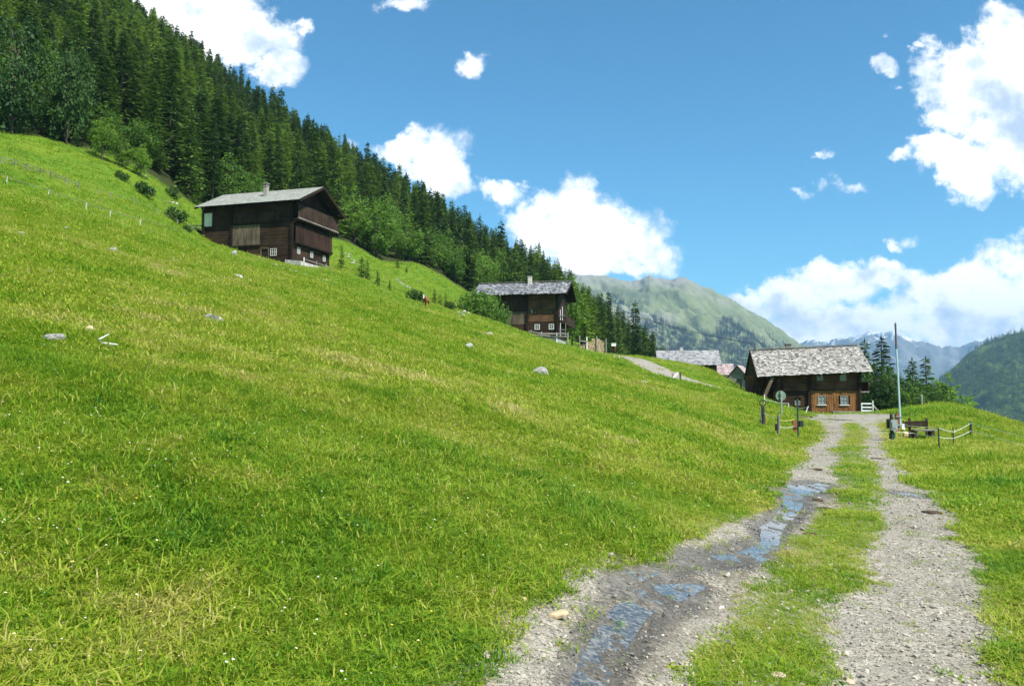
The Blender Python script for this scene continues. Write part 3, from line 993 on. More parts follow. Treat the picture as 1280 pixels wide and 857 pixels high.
# ---- the large upper farmhouse
def upper_farmhouse():
    al = math.atan2(0.2845, 0.9587)
    A = P(365, 326, 90)
    t = thing('farmhouse', A, 'large three storey dark log farmhouse high on the slope with smooth grey roof', 'farmhouse', None, -(-al) * -1)
    t.rotation_euler = (0, 0, -al)
    L, W, ZW = 11.8, 8.2, 7.0
    ZR = P(404, 234, 93.5).z - A.z
    ze = P(373.5, 249, 88.4).z - A.z
    f1, f2 = 2.15, 4.75
    # foundation
    m = MB(); m.box((-L + .05, .05, -4.0), (-.05, W - .05, -0.02)); m.obj('foundation', M_STONEW, t)
    # core of the walls
    m = MB(); m.box((-L, 0, 0), (0, W, ZW)); gable(m, -0.02, W, ZW, ZR - .25, -1); gable(m, -L + .02, W, ZW, ZR - .25, 1); m.obj('wall', M_LOGDARK, t)
    door_hole, win_hole = (-3.95, -3.05, 0.3, 1.55), (-2.75, -1.95, .65, 1.55)
    m = MB(); log_wall(m, -L, 0.0, 0, 0, ZW - .3, seed=3, holes=[door_hole, win_hole]); o = m.obj('log_courses', M_LOGDARK, t); o['kind'] = 'stuff'
    m = MB(); log_wall(m, -.1, W, 0, 0, f1, 1, axis='y', seed=4); log_wall(m, 0, W, -L, 0, ZW, -1, axis='y', seed=8); o = m.obj('log_courses', M_LOGDARK, t); o['kind'] = 'stuff'
    # corner posts of crossed log ends
    for (x, w0) in ((0.02, .36), (-L - .02, .36), (-7.9, .3)):
        m = MB()
        z = 0.0
        while z < ZW - .3:
            m.box((x - w0 / 2, -.30, z), (x + w0 / 2, -.10, z + .20)); z += .26
        m.obj('log_ends', M_BEAM, t)
    # boarded panels of the barn part
    m = MB(); boards(m, -8.0, -4.15, -.13, f1 - .1, f2 - .35, .27, seed=1); o = m.obj('board_panel', M_BOARDGREY, t); o['kind'] = 'stuff'
    m = MB(); boards(m, -8.0, -1.6, -.135, f2 - .05, f2 + 1.05, .27, seed=2); o = m.obj('board_panel', M_BOARDBROWN, t); o['kind'] = 'stuff'
    m = MB(); m.bar((-8.1, -.22, f1 - .16), (-4.1, -.22, f1 - .16), .12, .12); m.bar((-8.1, -.22, f2 - .2), (-1.5, -.22, f2 - .2), .12, .13); m.obj('beam', M_BEAM, t)
    # white sheet hung under the eave at the far end
    m = MB(); m.box((-L + .1, -.26, f2 - .2), (-L + 1.15, -.14, f2 + 1.35)); o = m.obj('hanging_sheet', M_SHEET, t); o['label'] = 'pale square sheet under the eave'
    # dark door opening and one window
    m = MB(); m.box((-3.95, -.20, .22), (-3.05, -.10, .30)); m.box((-3.99, -.19, 1.55), (-3.01, -.1, 1.63)); m.box((-4.05, -.18, .3), (-3.95, -.1, 1.55)); m.box((-3.05, -.18, .3), (-2.98, -.1, 1.55))
    d = m.obj('door', M_PROP, t); m = MB(); m.box((-3.95, -.07, .30), (-3.05, -.005, 1.55)); m.obj('door_leaf', M_BEAM, d)
    window(t, -2.35, 0, 1.1, .8, .86, bars=(2, 1), frame=M_FRAME, fw=.06)
    # gable wall facing down the valley: two jettied galleries
    for z0, z1, dep, w0, w1 in ((f1 + .1, f1 + 2.1, .45, -.05, W + .05), (f2 + .1, f2 + 1.75, .85, -.25, W + .75)):
        m = MB(); m.box((0.0, w0, z0 - .18), (dep + .10, w1, z0 - .02)); m.obj('gallery_floor', M_BEAM, t)
        m = MB(); boards(m, w0 + .05, w1 - .05, dep - .05, z0, z1, .24, 1, 'y', seed=int(z0 * 10)); o = m.obj('gallery_boards', M_BOARDBROWN if z0 > 4 else M_BOARDDARK, t); o['kind'] = 'stuff'
        m = MB(); m.bar((dep + .05, w0, z0 + .0), (dep + .05, w1, z0 + .0), .10, .14); o = m.obj('gallery_rail', M_GREYWOOD if z0 > 4 else M_BEAM, t)
        for k in range(5):
            yk = w0 + .1 + (w1 - w0 - .2) * k / 4
            m = MB(); m.bar((0.02, yk, z0 - .5), (dep, yk, z0 - .19), .1, .12); m.obj('gallery_bracket', M_BEAM, t)
    m = MB(); m.box((.02, .2, f2 + 1.76), (.14, W - .2, f2 + 2.4)); m.obj('gallery_opening', M_BEAM, t)
    for yk in (1.15, 4.0, 6.9):
        window(t, yk, 0.0, 1.35, .56, .72, bars=(1, 1), axis='y', out=1, fw=.08, frame=M_FRAME)
    # roof
    go, eo, ge = 1.6, 1.2, .55
    E0, E1 = (-L - ge, -eo, ze + .0), (go, -eo, ze + .0)
    R0, R1 = (-L - ge + 1.4, W / 2, ZR), (go, W / 2, ZR)
    B0, B1 = (-L - ge, W + eo, ze), (go, W + eo, ze)
    R0 = (-L - ge, W / 2, ZR)
    roof = roof_frame(t, E0, E1, R0, R1, B0, B1)
    shingle_slope('shingles', E0, E1, R0, R1, M_ROOFGREY, roof, 16, .42, .02, 5, .35, tones=(.35, .75))
    shingle_slope('shingles', B0, B1, R0, R1, M_ROOFGREY, roof, 12, .6, .02, 6, .35, tones=(.35, .75))
    m = MB(); m.bar(Vector(E1) + Vector((0.03, 0, -.05)), Vector(R1) + Vector((.03, 0, -.05)), .06, .22, (0, 0, 1)); m.bar(Vector(B1) + Vector((0.03, 0, -.05)), Vector(R1) + Vector((.03, 0, -.05)), .06, .22, (0, 0, 1)); m.obj('verge_board', M_BEAM, roof)
    for yk in (0.1, W / 2, W - .1):
        m = MB(); zz_ = ZR - .42 if abs(yk - W / 2) < .1 else ZW - .1
        m.bar((-1, yk, zz_), (go - .1, yk, zz_), .22, .26); m.obj('purlin', M_BEAM, roof)
    chimney(t, -4.75, W * .22, ze + .9, P(330, 229.5, 92.5).z - A.z, .44, M_CHIMPALE, True)
    # terrace wall with white gravel and little posts along the base
    return t, A


# ---- the middle farmhouse
def middle_farmhouse():
    al = math.atan2(0.207, 0.978)
    A = P(697, 421, 105)
    t = thing('farmhouse', A, 'weathered log farmhouse with silver shingle roof beside the rounded green bush', 'farmhouse')
    t.rotation_euler = (0, 0, -al)
    L, W, ZW = 10.9, 8.0, 5.85
    ze = P(708, 366.5, 103.6).z - A.z
    ZR = P(714, 352, 108.6).z - A.z
    f1 = 2.0
    m = MB(); m.box((-L + .05, .05, -4), (-.05, W - .05, -.02)); m.obj('foundation', M_STONEW, t)
    m = MB(); m.box((-L, 0, 0), (0, W, ZW)); gable(m, -.02, W, ZW, ZR - .22, -1); gable(m, -L + .02, W, ZW, ZR - .22, 1); m.obj('wall', M_LOGDARK, t)
    wl = [(-2.65, 1.35), (-5.0, 1.3)]
    m = MB(); log_wall(m, -4.0, 0, 0, f1 + .1, ZW - .2, seed=11, course=.26); o = m.obj('log_courses', M_LOGBROWN, t); o['kind'] = 'stuff'
    m = MB(); log_wall(m, -4.0, 0, 0, 0, f1 + .1, seed=12, course=.26, holes=[(-3.05, -2.35, .95, 1.75), (-1.15, -.45, .95, 1.75)]); log_wall(m, -L, -4.0, 0, 0, f1 - .2, seed=13, holes=[(-7.0, -6.5, .7, 1.5), (-8.35, -8.05, .7, 1.5)]); o = m.obj('log_courses', M_LOGDARK, t); o['kind'] = 'stuff'
    m = MB(); log_wall(m, 0, W, 0, 0, ZW, 1, axis='y', seed=14); log_wall(m, 0, W, -L, 0, ZW, -1, axis='y', seed=15); o = m.obj('log_courses', M_LOGDARK, t); o['kind'] = 'stuff'
    m = MB(); boards(m, -7.9, -4.25, -.02, f1 - .25, f1 + 1.45, .24, seed=21, t0=.10); boards(m, -L + .1, -8.1, -.02, f1 - .25, f1 + 1.45, .24, seed=22, t0=.10); o = m.obj('board_panel', M_BOARDGREY, t); o['kind'] = 'stuff'
    m = MB(); boards(m, -L + .1, -4.25, -.02, f1 + 1.6, ZW - .15, .26, seed=23, t0=.09); o = m.obj('board_panel', M_BOARDBROWN, t); o['kind'] = 'stuff'
    for x in (-.02, -4.05, -L + .05):
        m = MB(); z = 0
        while z < ZW - .3:
            m.box((x - .17, -.30, z), (x + .17, -.06, z + .2)); z += .26
        m.obj('log_ends', M_BEAM, t)
    for cx in (-2.7, -.8):
        window(t, cx, 0, 1.35, .68, .72, bars=(1, 1), fw=.09, frame=M_FRAMEPALE)
    window(t, -6.75, 0, 1.1, .62, .86, bars=(1, 0), fw=.13)
    window(t, -8.2, 0, 1.1, .34, .74, bars=(0, 0), fw=.12)
    for cx in (-3.05, -.95):
        window(t, cx, -.05, 3.4, .62, .58, frame=M_BEAM, pane=M_PANE, bars=(1, 0), fw=.1)
    m = MB()
    m.box((-3.46, -.13, 3.12), (-3.37, -.09, 3.7)); m.obj('shutter_edge', M_WHITE, t)
    # galleries at the gable end
    for z0, w0, w1, dep in ((f1 + .05, .3, W + .4, 1.15),):
        m = MB(); m.box((.12, w0, z0 - .14), (dep, w1, z0)); m.obj('gallery_floor', M_BEAM, t)
        m = MB(); boards(m, w0, w1, dep - .06, z0 - .35, z0 + .75, .2, 1, 'y', seed=5); o = m.obj('gallery_boards', M_BOARDBROWN, t); o['kind'] = 'stuff'
        m = MB(); boards(m, .15, dep, w0 + .03, z0 - .2, z0 + .7, .18, -1, 'x', seed=6); m.obj('gallery_side', M_BOARDBROWN, t)
    for x, z0, z1 in ((.35, f1 + .2, f1 + 1.6), (.62, f1 + .2, f1 + 2.0), (.35, 0.1, f1 - .15), (1.05, 0.0, f1 - .15)):
        m = MB(); m.bar((x, .2, z0), (x, .2, z1), .07, .07, (0, 1, 0)); m.obj('gallery_post', M_WHITE if x < .9 else M_GREYWOOD, t)
    for zk in (f1 + .78, .55, .95):
        m = MB(); m.bar((.15, .14, zk), (1.08, .14, zk), .06, .085); m.obj('gallery_rail', M_GREYWOOD, t)
    window(t, 1.4, .0, 1.1, .7, .8, axis='y', out=1, bars=(1, 1), fw=.09)
    go, eo, ge = 1.33, 1.2, .7
    E0, E1, R0, R1 = (-L - ge, -eo, ze), (go, -eo, ze), (-L - ge, W / 2, ZR), (go, W / 2, ZR)
    B0, B1 = (-L - ge, W + eo, ze), (go, W + eo, ze)
    roof = roof_frame(t, E0, E1, R0, R1, B0, B1)
    shingle_slope('shingles', E0, E1, R0, R1, M_ROOFDARK, roof, 19, .24, .035, 15, 1.2, tones=(.0, .95))
    shingle_slope('shingles', B0, B1, R0, R1, M_ROOFDARK, roof, 10, .6, .04, 16, 1.0, tones=(.0, 1.0))
    m = MB(); m.bar(Vector(E1) + Vector((.03, 0, -.05)), Vector(R1) + Vector((.03, 0, -.05)), .06, .2); m.bar(Vector(B1) + Vector((.03, 0, -.05)), Vector(R1) + Vector((.03, 0, -.05)), .06, .2); m.obj('verge_board', M_BEAM, roof)
    m = MB(); m.bar((-L - ge, W / 2 - .12, ZR + .12), (go, W / 2 - .12, ZR + .12), .36, .06); m.obj('ridge_board', M_GREYWOOD, roof)
    chimney(t, -4.35, W / 2 - .5, ZR - .4, ZR + 1.0, .5, M_PLASTER, False)
    # railing along the base
    return t, A


# ---- the lower farmhouse at the end of the track
def lower_farmhouse():
    al = R(9.5)
    A = P(1075, 517, 75)
    t = thing('farmhouse', A, 'low log farmhouse with bleached shingle roof and sunlit orange boards at the track end', 'farmhouse')
    t.rotation_euler = (0, 0, -al)
    L, W, ZW = 9.3, 8.0, 4.0
    f1 = 2.15
    ze1, ze0 = P(1091.7, 464.3, 73.6).z - A.z, P(944.5, 470.9, 75.4).z - A.z
    zr1, zr0 = P(1072, 431.7, 78.5).z - A.z, P(938, 438, 80.2).z - A.z
    m = MB(); m.box((-L + .05, .05, -3), (-.05, W - .05, -.02)); m.obj('foundation', M_STONEW, t)
    m = MB(); m.box((-7.7, 0, 0), (0, W, ZW - .15)); m.box((-L, 1.4, 0), (-7.7, W, ZW - .35)); gable(m, -.02, W, ZW - .15, zr1 - .25, -1); gable(m, -L + .02, W, ZW - .35, zr0 - .35, 1); m.obj('wall', M_LOGDARK, t)
    # upper storey of reddish logs, all along
    ws = [(-3.52, 3.4), (-1.45, 3.4)]
    wl = [(-3.42, 1.28), (-1.40, 1.28)]
    m = MB(); log_wall(m, -7.6, 0, 0, f1, ZW - .15, seed=31, course=.25, holes=[(cx - .3, cx + .3, cz - .33, cz + .33) for cx, cz in ws]); o = m.obj('log_courses', M_LOGRED, t); o['kind'] = 'stuff'
    m = MB(); log_wall(m, -7.6, -4.5, 0, 0, f1, seed=32, course=.25, holes=[(-5.9, -5.3, .75, 1.25)]); o = m.obj('log_courses', M_LOGDARK, t); o['kind'] = 'stuff'
    m = MB(); log_wall(m, 0, W, 0, 0, ZW - .1, 1, axis='y', seed=33); log_wall(m, 1.4, W, -L, 0, ZW - .3, -1, axis='y', seed=34); log_wall(m, -L, -7.7, 1.4, 0, ZW - .4, seed=35); o = m.obj('log_courses', M_LOGRED, t); o['kind'] = 'stuff'
    m = MB(); boards(m, -4.4, -.05, -.03, .12, f1 + .02, .2, seed=35, holes=[(cx - .36, cx + .36, cz - .43, cz + .43) for cx, cz in wl], t0=.10); o = m.obj('board_cladding', M_BOARDORANGE, t); o['kind'] = 'stuff'
    m = MB(); m.bar((-4.45, -.2, f1 + .06), (.05, -.2, f1 + .06), .14, .10); m.obj('beam', M_BEAM, t)
    m = MB(); boards(m, -4.4, -.05, -.10, -.35, .10, .3, seed=36, t0=.08); o = m.obj('plinth', M_BEAM, t)
    for x, w0 in ((-.02, .3), (-4.5, .34), (-7.62, .4), (-6.95, .12)):
        m = MB(); z = 0
        while z < ZW - .3:
            m.box((x - w0 / 2, -.32, z), (x + w0 / 2, -.07, z + .2)); z += .26
        m.obj('log_ends', M_BEAM, t)
    for cx, cz in ws:
        window(t, cx, 0, cz, .58, .64, frame=M_GREYWOOD, pane=M_PANEPALE, bars=(1, 1), fw=.08)
    for cx, cz in wl:
        window(t, cx, -.03, cz, .70, .82, frame=M_GREYWOOD, pane=M_PANEPALE, bars=(1, 1), fw=.07)
        m = MB(); m.box((cx - .45, -.26, cz - .50), (cx + .45, -.12, cz - .43)); m.obj('window_sill', M_WHITE, t)
    window(t, -5.6, 0, 1.0, .50, .44, frame=M_GREYWOOD, pane=M_PANEPALE, bars=(1, 0), fw=.06)
    # leaning prop beam at the open barn end
    m = MB(); m.bar((-7.9, -.75, f1 + 1.25), (-9.45, -1.0, -.1), .30, .12, (0, 1, 0)); m.obj('prop_beam', M_PROP, t)
    m = MB(); m.bar((-8.3, .9, ZW - .6), (-9.4, .3, .2), .16, .16, (0, 1, 0)); m.obj('prop_beam', M_BEAM, t)
    m = MB(); m.bar((-L + .1, -.2, ZW - .35), (-7.6, -.2, ZW - .32), .22, .24); m.bar((-L + .1, .0, -.5), (-L + .1, 0, ZW - .4), .22, .22, (0, 1, 0)); m.obj('barn_post', M_BEAM, t)
    # side balcony and porch steps
    m = MB(); m.box((.13, .3, f1 - .16), (.95, W - 1, f1 - .04)); m.obj('balcony_floor', M_GREYWOOD, t)
    m = MB(); boards(m, .3, W - 1, .85, f1 - .05, f1 + .8, .2, 1, 'y', seed=40); m.obj('balcony_boards', M_LOGDARK, t)
    # porch: platform, rails and steps
    m = MB(); m.box((-2.7, -1.5, .12), (-.1, -.35, .26)); m.box((-.1, -1.5, .12), (.85, -.4, .24)); m.obj('porch_floor', M_GREYWOOD, t)
    for zk in (.98, .64, .34):
        m = MB(); m.bar((-.18, -1.4, zk), (.80, -1.4, zk), .06, .13); m.obj('porch_rail', M_WHITE, t)
    for xk, zk in ((-.2, 1.05), (.78, 1.25)):
        m = MB(); m.bar((xk, -1.44, -.1), (xk, -1.44, zk), .08, .08, (0, 1, 0)); m.obj('porch_post', M_WHITE, t)
    m = MB(); m.bar((.82, -1.36, .85), (1.5, -1.36, -.05), .08, .12); m.obj('stair_rail', M_GREYWOOD, t)
    for k in range(3):
        m = MB(); m.box((.9 + k * .24, -1.3, .12 - k * .12), (1.14 + k * .24, -.5, .17 - k * .12)); m.obj('step', M_GREYWOOD, t)
    # roof, sagging towards the barn end
    go, eo, ge = .94, 1.0, .02
    E0, E1, R0, R1 = (-L - ge, -eo, ze0), (go, -eo, ze1), (-L - ge, W / 2, zr0), (go, W / 2, zr1)
    B0, B1 = (-L - ge, W + eo, ze0), (go, W + eo, ze1)
    roof = roof_frame(t, E0, E1, R0, R1, B0, B1)
    shingle_slope('shingles', E0, E1, R0, R1, M_ROOFBROWN, roof, 24, .21, .04, 25, 1.3, tones=(.15, .9))
    shingle_slope('shingles', B0, B1, R0, R1, M_ROOFBROWN, roof, 10, .6, .05, 26, 1.0, tones=(.0, 1.0))
    m = MB(); m.bar(Vector(R0) + Vector((0, -.1, .13)), Vector(R1) + Vector((0, -.1, .13)), .4, .07); m.obj('ridge_board', M_GREYWOOD, roof)
    for a, b in ((E0, R0), (B0, R0), (E1, R1), (B1, R1)):
        m = MB(); s = -.03 if a[0] < 0 else .03
        m.bar(Vector(a) + Vector((s, 0, -.05)), Vector(b) + Vector((s, 0, -.05)), .06, .2); m.obj('verge_board', M_BEAM if a[0] < 0 else M_GREYWOOD, roof)
    chimney(t, -5.55, W / 2 + .5, zr0 - .5, zr0 + .85, .5, M_CHIM, False)
    m = MB(); m.tube([(-8.75, W / 2 - .4, zr0 - .3), (-8.75, W / 2 - .4, zr0 + .55)], .05, 6); m.box((-8.85, W / 2 - .45, zr0 + .4), (-8.65, W / 2 - .35, zr0 + .46)); m.obj('cable_mast', M_GREYWOOD, roof)
    mast = Matrix.Translation(A) @ Matrix.Rotation(-al, 4, 'Z') @ Vector((-8.75, W / 2 - .4, zr0 + .5))
    return t, A, al, mast


def simple_house(name, corner_px, D, al, L, W, zw, rise, roofm, wallm, label, rows=9, ov=(.8, .6), win=(), chim=None):
    A = P(*corner_px, D)
    t = thing(name, A, label, 'house')
    t.rotation_euler = (0, 0, -al)
    zr = zw + rise
    m = MB(); m.box((-L, 0, -zw - 1.0), (0, W, 0.0)); gable(m, -.02, W, 0, rise - .1, -1); gable(m, -L + .02, W, 0, rise - .1, 1); m.obj('wall', wallm, t)
    g, e = ov
    drop = rise * e / (W / 2)
    E0, E1, R0, R1 = (-L - g, -e, -drop + .1), (g, -e, -drop + .1), (-L - g, W / 2, rise + .1), (g, W / 2, rise + .1)
    B0, B1 = (-L - g, W + e, -drop + .1), (g, W + e, -drop + .1)
    roof = roof_frame(t, E0, E1, R0, R1, B0, B1)
    shingle_slope('shingles', E0, E1, R0, R1, roofm, roof, rows, .5, .035, 7, .8, tones=(.1, .9))
    shingle_slope('shingles', B0, B1, R0, R1, roofm, roof, rows, .6, .035, 8, .8, tones=(.1, .9))
    for (cx, cz, wd, ht, axis, out, fr) in win:
        window(t, cx, (-L if out < 0 else 0) if axis == 'y' else 0, cz, wd, ht, frame=fr, axis=axis, out=out, bars=(0, 0), fw=.08)
    if chim:
        chimney(t, *chim)
    return t


H1, A1 = upper_farmhouse()
H2, A2 = middle_farmhouse()
H3, A3, AL3, MAST = lower_farmhouse()
simple_house('barn', (896, 453, ), 150, R(8), 10.3, 7.5, 3.0, 2.35, M_ROOFPLAIN, M_LOGDARK, 'dark barn half hidden behind the grassy rise, light grey shingle roof', 10, (.8, .9),
             chim=(-6.2, 3.9, 1.9, 3.3, .55, M_PLASTER, False))
simple_house('cottage', (915, 467), 152, R(12), 6.5, 6.5, 2.6, 1.9, M_ROOFPINK, M_PLASTER, 'small cottage showing only its pinkish tiled roof beside the grey barn', 8, (.5, .5))


def grey_gable():
    # the small building turns its gable towards the track
    al = R(-52)
    A = P(936, 473, 112)
    t = thing('shed', A, 'little grey boarded shed with dark window in its gable behind the grass bank', 'shed')
    t.rotation_euler = (0, 0, R(-24))
    Wd, Ld, zw, rise = 3.0, 5.0, 2.9, 1.75
    m = MB()
    m.box((-Wd, 0, -zw - 1), (0, Ld, 0))
    m.add([(-Wd, 0.0, 0), (0, 0.0, 0), (-Wd / 2, 0.0, rise), (-Wd, Ld, 0), (0, Ld, 0), (-Wd / 2, Ld, rise)], [(0, 1, 2), (3, 5, 4), (0, 2, 5, 3), (1, 4, 5, 2)])
    m.obj('wall', M_GREYWOOD, t)
    m = MB(); boards(m, -Wd, 0, 0, -zw - .5, 0, .2, seed=50); o = m.obj('board_cladding', M_GREYWOOD, t); o['kind'] = 'stuff'
    for s, nm in ((-1, 'a'), (1, 'b')):
        xe = -Wd / 2 + s * (Wd / 2 + .3)
        ez = -.3 * rise / (Wd / 2)
        m = MB(); a, b, c, d = Vector((xe, -.4, ez + .06)), Vector((xe, Ld + .4, ez + .06)), Vector((-Wd / 2, Ld + .4, rise + .06)), Vector((-Wd / 2, -.4, rise + .06))
        up = Vector((0, 0, .08)); m.hexa([a, b, c, d, a + up, b + up, c + up, d + up] if s < 0 else [b, a, d, c, b + up, a + up, d + up, c + up]); r = m.obj('roof', M_BEAM, t)
        shingle_slope('shingles', a + up, b + up, d + up, c + up, M_ROOFPINK, r, 7, .5, .03, 51, .8, tones=(.2, .8))
    window(t, -Wd * .42, -.05, -.75, .55, 1.3, frame=M_BEAM, bars=(0, 0), fw=.06)


grey_gable()

# ------------------------------------------------------------------ vegetation
def leaf_mat(name, lo, hi, transl=0.35, rough=0.6):
    def f(t):
        rnd = t.n('ShaderNodeObjectInfo').outputs['Random']
        at = t.n('ShaderNodeAttribute', {'attribute_name': 'tone'}).outputs['Fac']
        g = t.n('ShaderNodeNewGeometry').outputs['Position']
        n = t.noise(g, 0.9, 3, 0.6).outputs[0]
        k = t.math('ADD', t.math('MULTIPLY', rnd, 0.55), t.math('MULTIPLY', at, 0.42))
        k = t.math('ADD', k, t.math('MULTIPLY_ADD', n, 0.6, -0.28))
        c = t.ramp(k, [(0.05, lo), (0.5, tuple((a + b) / 2 for a, b in zip(lo, hi))), (0.95, hi)])
        b = bsdf(t, c, rough, spec=0.25)
        tr = t.n('ShaderNodeBsdfTranslucent', None, Color=c)
        return t.n('ShaderNodeMixShader', None, i0=transl, i1=b, i2=tr).outputs[0]
    return mat(name, f)


M_SPRUCE = leaf_mat('spruce needles', (0.020, 0.052, 0.012), (0.112, 0.190, 0.026), 0.30)
M_LARCH = leaf_mat('larch needles', (0.072, 0.140, 0.014), (0.200, 0.300, 0.034), 0.40)
M_LEAF = leaf_mat('broad leaves', (0.055, 0.135, 0.020), (0.200, 0.345, 0.042), 0.44)
M_LEAFBRIGHT = leaf_mat('bright broad leaves', (0.095, 0.190, 0.020), (0.210, 0.350, 0.036), 0.44)
M_LEAFDARK = leaf_mat('dark broad leaves', (0.024, 0.066, 0.016), (0.080, 0.160, 0.026), 0.32)
M_BARK = plain('bark', (0.085, 0.065, 0.05), 0.95, 0.4, 8)
M_BARKPALE = plain('pale bark', (0.24, 0.22, 0.19), 0.95, 0.4, 6)


def face_mesh(name, V, F4, tone, material):
    me = bpy.data.meshes.new(name)
    V = np.asarray(V, dtype=np.float32); F4 = np.asarray(F4, dtype=np.int32)
    me.vertices.add(len(V)); me.vertices.foreach_set('co', V.ravel())
    me.loops.add(F4.size); me.loops.foreach_set('vertex_index', F4.ravel())
    me.polygons.add(len(F4))
    me.polygons.foreach_set('loop_start', np.arange(0, F4.size, F4.shape[1], dtype=np.int32))
    me.polygons.foreach_set('loop_total', np.full(len(F4), F4.shape[1], dtype=np.int32))
    me.update(calc_edges=True)
    at = me.attributes.new('tone', 'FLOAT', 'FACE')
    at.data.foreach_set('value', np.asarray(tone, dtype=np.float32))
    me.materials.append(material)
    return me


def conifer(seed, h, r, material, whorl=0.42, nb=6, sprays=8, droop=0.35, bare=0.06, irregular=0.18, size=0.5, power=0.8):
    """needle sprays along drooping branches in whorls round a straight stem"""
    rg = np.random.default_rng(seed)
    V, T = [], []
    z = h * bare
    lean = rg.uniform(0, 6.28)
    while z < h * 0.985:
        t = z / h
        env = r * (1 - t) ** power * (0.55 + 0.45 * min(1, t / 0.10))
        env *= 1 + 0.22 * math.sin(lean + t * 21 + seed)
        k = max(3, int(round(nb * (0.55 + 0.45 * (1 - t)))))
        a0 = rg.uniform(0, 6.28)
        for j in range(k):
            if rg.random() < 0.10:
                continue
            az_ = a0 + 6.283 * j / k + rg.normal(0, .25)
            L = max(0.18, env * rg.uniform(1 - 2.2 * irregular, 1 + irregular))
            d = np.array([math.cos(az_), math.sin(az_), 0]); sd = np.array([-d[1], d[0], 0])
            ns = max(2, int(sprays * (0.35 + 0.65 * L / r)))
            zb = z + rg.normal(0, whorl * .35)
            tone = rg.uniform(0, .5)
            for m in range(ns):
                f = (m + rg.uniform(0.2, .9)) / ns
                p = d * L * f
                dz = -droop * L * (f ** 1.0) * (1 - 0.45 * f) + 0.10 * L * f ** 3
                s = size * (0.45 + 0.75 * (1 - f * .6)) * rg.uniform(.7, 1.25) * (0.6 + .4 * min(1, L / r * 1.6))
                side = -1 if m % 2 else 1
                o = p + np.array([0, 0, zb + dz])
                if m == ns - 1:
                    dirv = d * 0.9 + np.array([0, 0, -.15])
                    wv = sd * 0.32
                else:
                    dirv = d * rg.uniform(.35, .7) + sd * side * rg.uniform(.5, .9) + np.array([0, 0, -rg.uniform(.15, .55)])
                    wv = d * 0.30 + np.array([0, 0, rg.uniform(-.25, .25)])
                V += [o, o + dirv * s * .55 + wv * s, o + dirv * s * 1.15, o + dirv * s * .5 - wv * s * .9]
                T.append(tone + .5 * f * rg.uniform(.6, 1))
        z += whorl * (0.7 + 0.5 * (1 - t)) * rg.uniform(.8, 1.2)
    for q in range(6):
        a = q * 1.05
        V += [(0, 0, h * .97), (.10 * math.cos(a), .10 * math.sin(a), h * .99), (0, 0, h * 1.03), (-.06 * math.sin(a), .06 * math.cos(a), h * .98)]
        T.append(.6)
    me = face_mesh('crown', V, np.arange(len(V)).reshape(-1, 4), T, material)
    m = MB(); m.tube([(0, 0, -1.2), (0.02, 0, h * .4), (0, 0, h * .98)], [h * .016 + .03, h * .010 + .02, .012], 6)
    tr = bpy.data.meshes.new('trunk'); tr.from_pydata(m.v, [], m.f); tr.materials.append(M_BARK); tr.update()
    return me, tr


def broadleaf(seed, h, r, material, leaves=1500, size=0.34, base=0.22, lobes=11, bark=None, shape=1.0):
    """stem and limbs carrying leaf clumps that fill an uneven crown"""
    rg = np.random.default_rng(seed)
    limbs = MB()
    top = h * 0.72
    limbs.tube([(0, 0, -1.0), (rg.normal(0, .05) * r, rg.normal(0, .05) * r, h * .3), (rg.normal(0, .1) * r, rg.normal(0, .1) * r, top)], [h * .018 + .03, h * .013 + .02, .02], 7)
    V, T = [], []
    cs = []
    for k in range(lobes):
        t = (k + .5) / lobes
        zc = h * (base + (0.93 - base) * t)
        env = r * math.sin(math.pi * min(1, (0.12 + 0.80 * (t ** shape)))) ** .7
        a = k * 2.4 + rg.uniform(-.5, .5)
        rad = env * rg.uniform(.40, .72)
        c = np.array([math.cos(a) * (env - rad * .7), math.sin(a) * (env - rad * .7), zc])
        cs.append((c, rad * rg.uniform(.8, 1.15), (h * .10 + rad * .5) * rg.uniform(.8, 1.2)))
        st = max(h * .12, zc - h * .22)
        limbs.tube([(0, 0, st), tuple(c * np.array([.55, .55, 1]) + np.array([0, 0, -h * .04])), tuple(c)], [h * .007 + .015, h * .005 + .01, .01], 5)
    wts = np.array([c[1] ** 2 for c in cs]); wts /= wts.sum()
    for (c, rx, rz), n in zip(cs, (wts * leaves).astype(int)):
        twig = rg.normal(size=(max(3, n // 9), 3)); twig /= np.linalg.norm(twig, axis=1)[:, None]
        twig *= rg.uniform(.55, 1.08, (len(twig), 1))
        tn = rg.uniform(0, .7, len(twig))
        for _ in range(n):
            i = rg.integers(len(twig))
            p = c + twig[i] * (rx, rx, rz) + rg.normal(0, .16, 3) * min(rx, 1.6)
            nrm = twig[i] * .6 + rg.normal(0, .6, 3) + (0, 0, .35)
            nrm /= np.linalg.norm(nrm)
            u_ = np.cross(nrm, rg.normal(size=3)); u_ /= np.linalg.norm(u_); w_ = np.cross(nrm, u_)
            s = size * rg.uniform(.6, 1.25)
            V += [p - u_ * s * .6, p + w_ * s * .36 + nrm * s * .08, p + u_ * s * .6, p - w_ * s * .36 + nrm * s * .08]
            T.append(tn[i] + rg.uniform(0, .3))
    me = face_mesh('crown', V, np.arange(len(V)).reshape(-1, 4), T, material)
    tr = bpy.data.meshes.new('trunk'); tr.from_pydata(limbs.v, [], limbs.f); tr.materials.append(bark or M_BARK); tr.update()
    return me, tr


